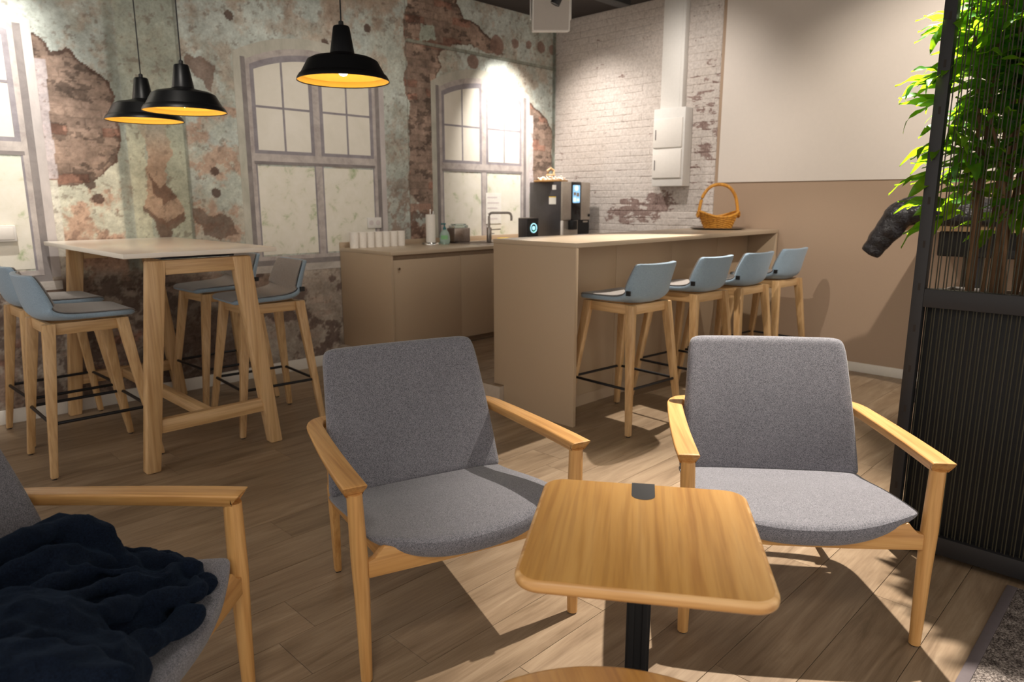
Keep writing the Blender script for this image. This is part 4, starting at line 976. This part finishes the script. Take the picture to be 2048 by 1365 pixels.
while cnt < 292:
    c = Vector((rl.uniform(-.17, .10), rl.uniform(-.06, .23) if rl.random() < .86 else rl.uniform(-.2, 0), rl.triangular(.22, 1.15, .85))); az0 = rl.uniform(0, 360); tip = rl.random() < .5
    for q in range(7):
        if cnt >= 292: break
        az = R(az0+q*51+rl.uniform(-14, 14)); el = rl.uniform(.1, .7) if tip else rl.uniform(-.6, .3)
        if c.x < -.12 and c.y > .15 and math.sin(az) > .2: az = -az
        add_leaf(c+Vector((math.cos(az), math.sin(az), 0))*.012+Vector((0, 0, -.012*q)), Matrix.Rotation(az, 4, 'Z') @ Matrix.Rotation(-el, 4, 'Y') @ Matrix.Rotation(rl.uniform(-.6, .6), 4, 'X'), rl.uniform(.85, 1.25))
mb = MB()
for k in range(900):
    p, m4, s_ = leaf_xf(k); p = Vector((rl.uniform(-.10, .2), rl.uniform(-.12, .20) if k < 520 else rl.uniform(-.9, -.1), rl.triangular(.2, 1.5, 1.0))); me_ = LM[k % 5]
    mb.add([p+(m4 @ (v.co*s_)) for v in me_.vertices], [tuple(f.vertices) for f in me_.polygons])
o = mb.build('leaf_mass', M['leaf'], plant, angle=80); o['kind'] = 'stuff'

# ------------------------------------------------------------------ high table behind the screen with a jacket
ht = thing('high_table', 'high table with light wooden top and black column behind the plant screen', 'table', (5.40, 1.12, 0))
MB().box(-.36, .36, -.62, .30, 1.160, 1.192).build('table_top', M['ash_y'], ht, bevel=.002)
MB().lathe([(0, 0), (.26, 0), (.27, .006), (.268, .014), (.06, .022), (.058, .03), (0, .03)], 40).build('base_disc', M['black_frame'], ht, angle=40)
MB().cyl((0, -.05, .03), (0, -.05, 1.0), .055, n=24).build('column', M['black_frame'], ht)
MB().box(-.30, .20, -.35, .10, 1.0, 1.158).build('under_box', M['black_plastic'], ht, bevel=.01)
jk = thing('puffer_jacket', 'black quilted puffer jacket draped over the high table edge', 'jacket', (5.05, 1.40, 1.192))
mb = MB()
def pf_tube(pts, radii, n=18, k=6):
    p = catmull(pts, k); m = len(p); base_ = np.interp(np.linspace(0, 1, m), np.linspace(0, 1, len(radii)), radii)
    mb.tube(p, [float(b*(1+.10*abs(math.sin(i*.62))-.05)) for i, b in enumerate(base_)], n)
pf_tube([(.10, -.20, .075), (.02, -.06, .095), (-.02, .03, .065), (-.03, .09, -.03), (-.035, .15, -.12), (-.04, .19, -.19)], [.085, .09, .088, .082, .07, .058])
pf_tube([(.20, -.50, .06), (.14, -.35, .09), (.08, -.18, .08), (.04, -.08, .05)], [.07, .10, .09, .07])
pf_tube([(.30, -.45, .05), (.30, -.25, .07), (.20, -.10, .05)], [.06, .08, .06])
pf_tube([(.0, -.52, .04), (-.02, -.35, .06), (.0, -.18, .05)], [.04, .06, .05])
o = mb.build('shell', M['puffer'], jk)
m_ = o.modifiers.new('r', 'REMESH'); m_.mode = 'VOXEL'; m_.voxel_size = .009; m_.use_smooth_shade = True
m_ = o.modifiers.new('c', 'SMOOTH'); m_.iterations = 2
tx = bpy.data.textures.new('wrinkle', 'CLOUDS'); tx.noise_scale = .07
m_ = o.modifiers.new('d', 'DISPLACE'); m_.texture = tx; m_.strength = .014; m_.texture_coords = 'LOCAL'

# ------------------------------------------------------------------ speaker and spot on the ceiling
sp = thing('ceiling_speaker', 'white loudspeaker hanging in a bracket under the dark ceiling', 'speaker', (4.49, 3.99, 2.675), R(-45))
MB().prism(rrect(-.150, .150, 0, .24, .012, 3), -.06, .10, 'xz').build('cabinet', M['white_plastic'], sp, bevel=.004).rotation_euler = (R(10), 0, 0)
g = MB().prism(rrect(-.139, .139, .012, .228, .008, 3), -.0625, -.0605, 'xz').build('grille', plain('grille', 'b8b0a8', .6, scale=900, var=.2), sp); g.rotation_euler = (R(10), 0, 0)
MB().box(-.166, -.155, .0, .05, .10, .31).box(.155, .166, .0, .05, .10, .31).box(-.166, .166, .0, .05, .31, .32).box(-.02, .02, .005, .045, .32, .474).build('bracket', M['white_plastic'], sp, bevel=.002)
for k, (lx, ly, ang) in enumerate(((4.20, 3.60, 25), (4.4, 2.43, -20))):
    t_ = thing('track_spot', ['black cylinder spotlight in front of the white loudspeaker', 'black cylinder spotlight above the bar island'][k], 'spotlight', (lx, ly, 2.93 if k == 0 else 3.018), R(-50))
    MB().cyl((0, 0, ZC-(2.93 if k == 0 else 3.018)-.001 if k == 0 else 0), (0, 0, -.03), .012, n=12).build('stem', M['black_metal'], t_)
    c_ = MB().lathe([(0, -.16), (.028, -.16), (.036, -.165), (.036, 0), (.0, 0)], 24).build('lamp_head', M['black_frame'], t_, angle=50); c_.location = (0, 0, -.02); c_.rotation_euler = (0, R(ang), 0)
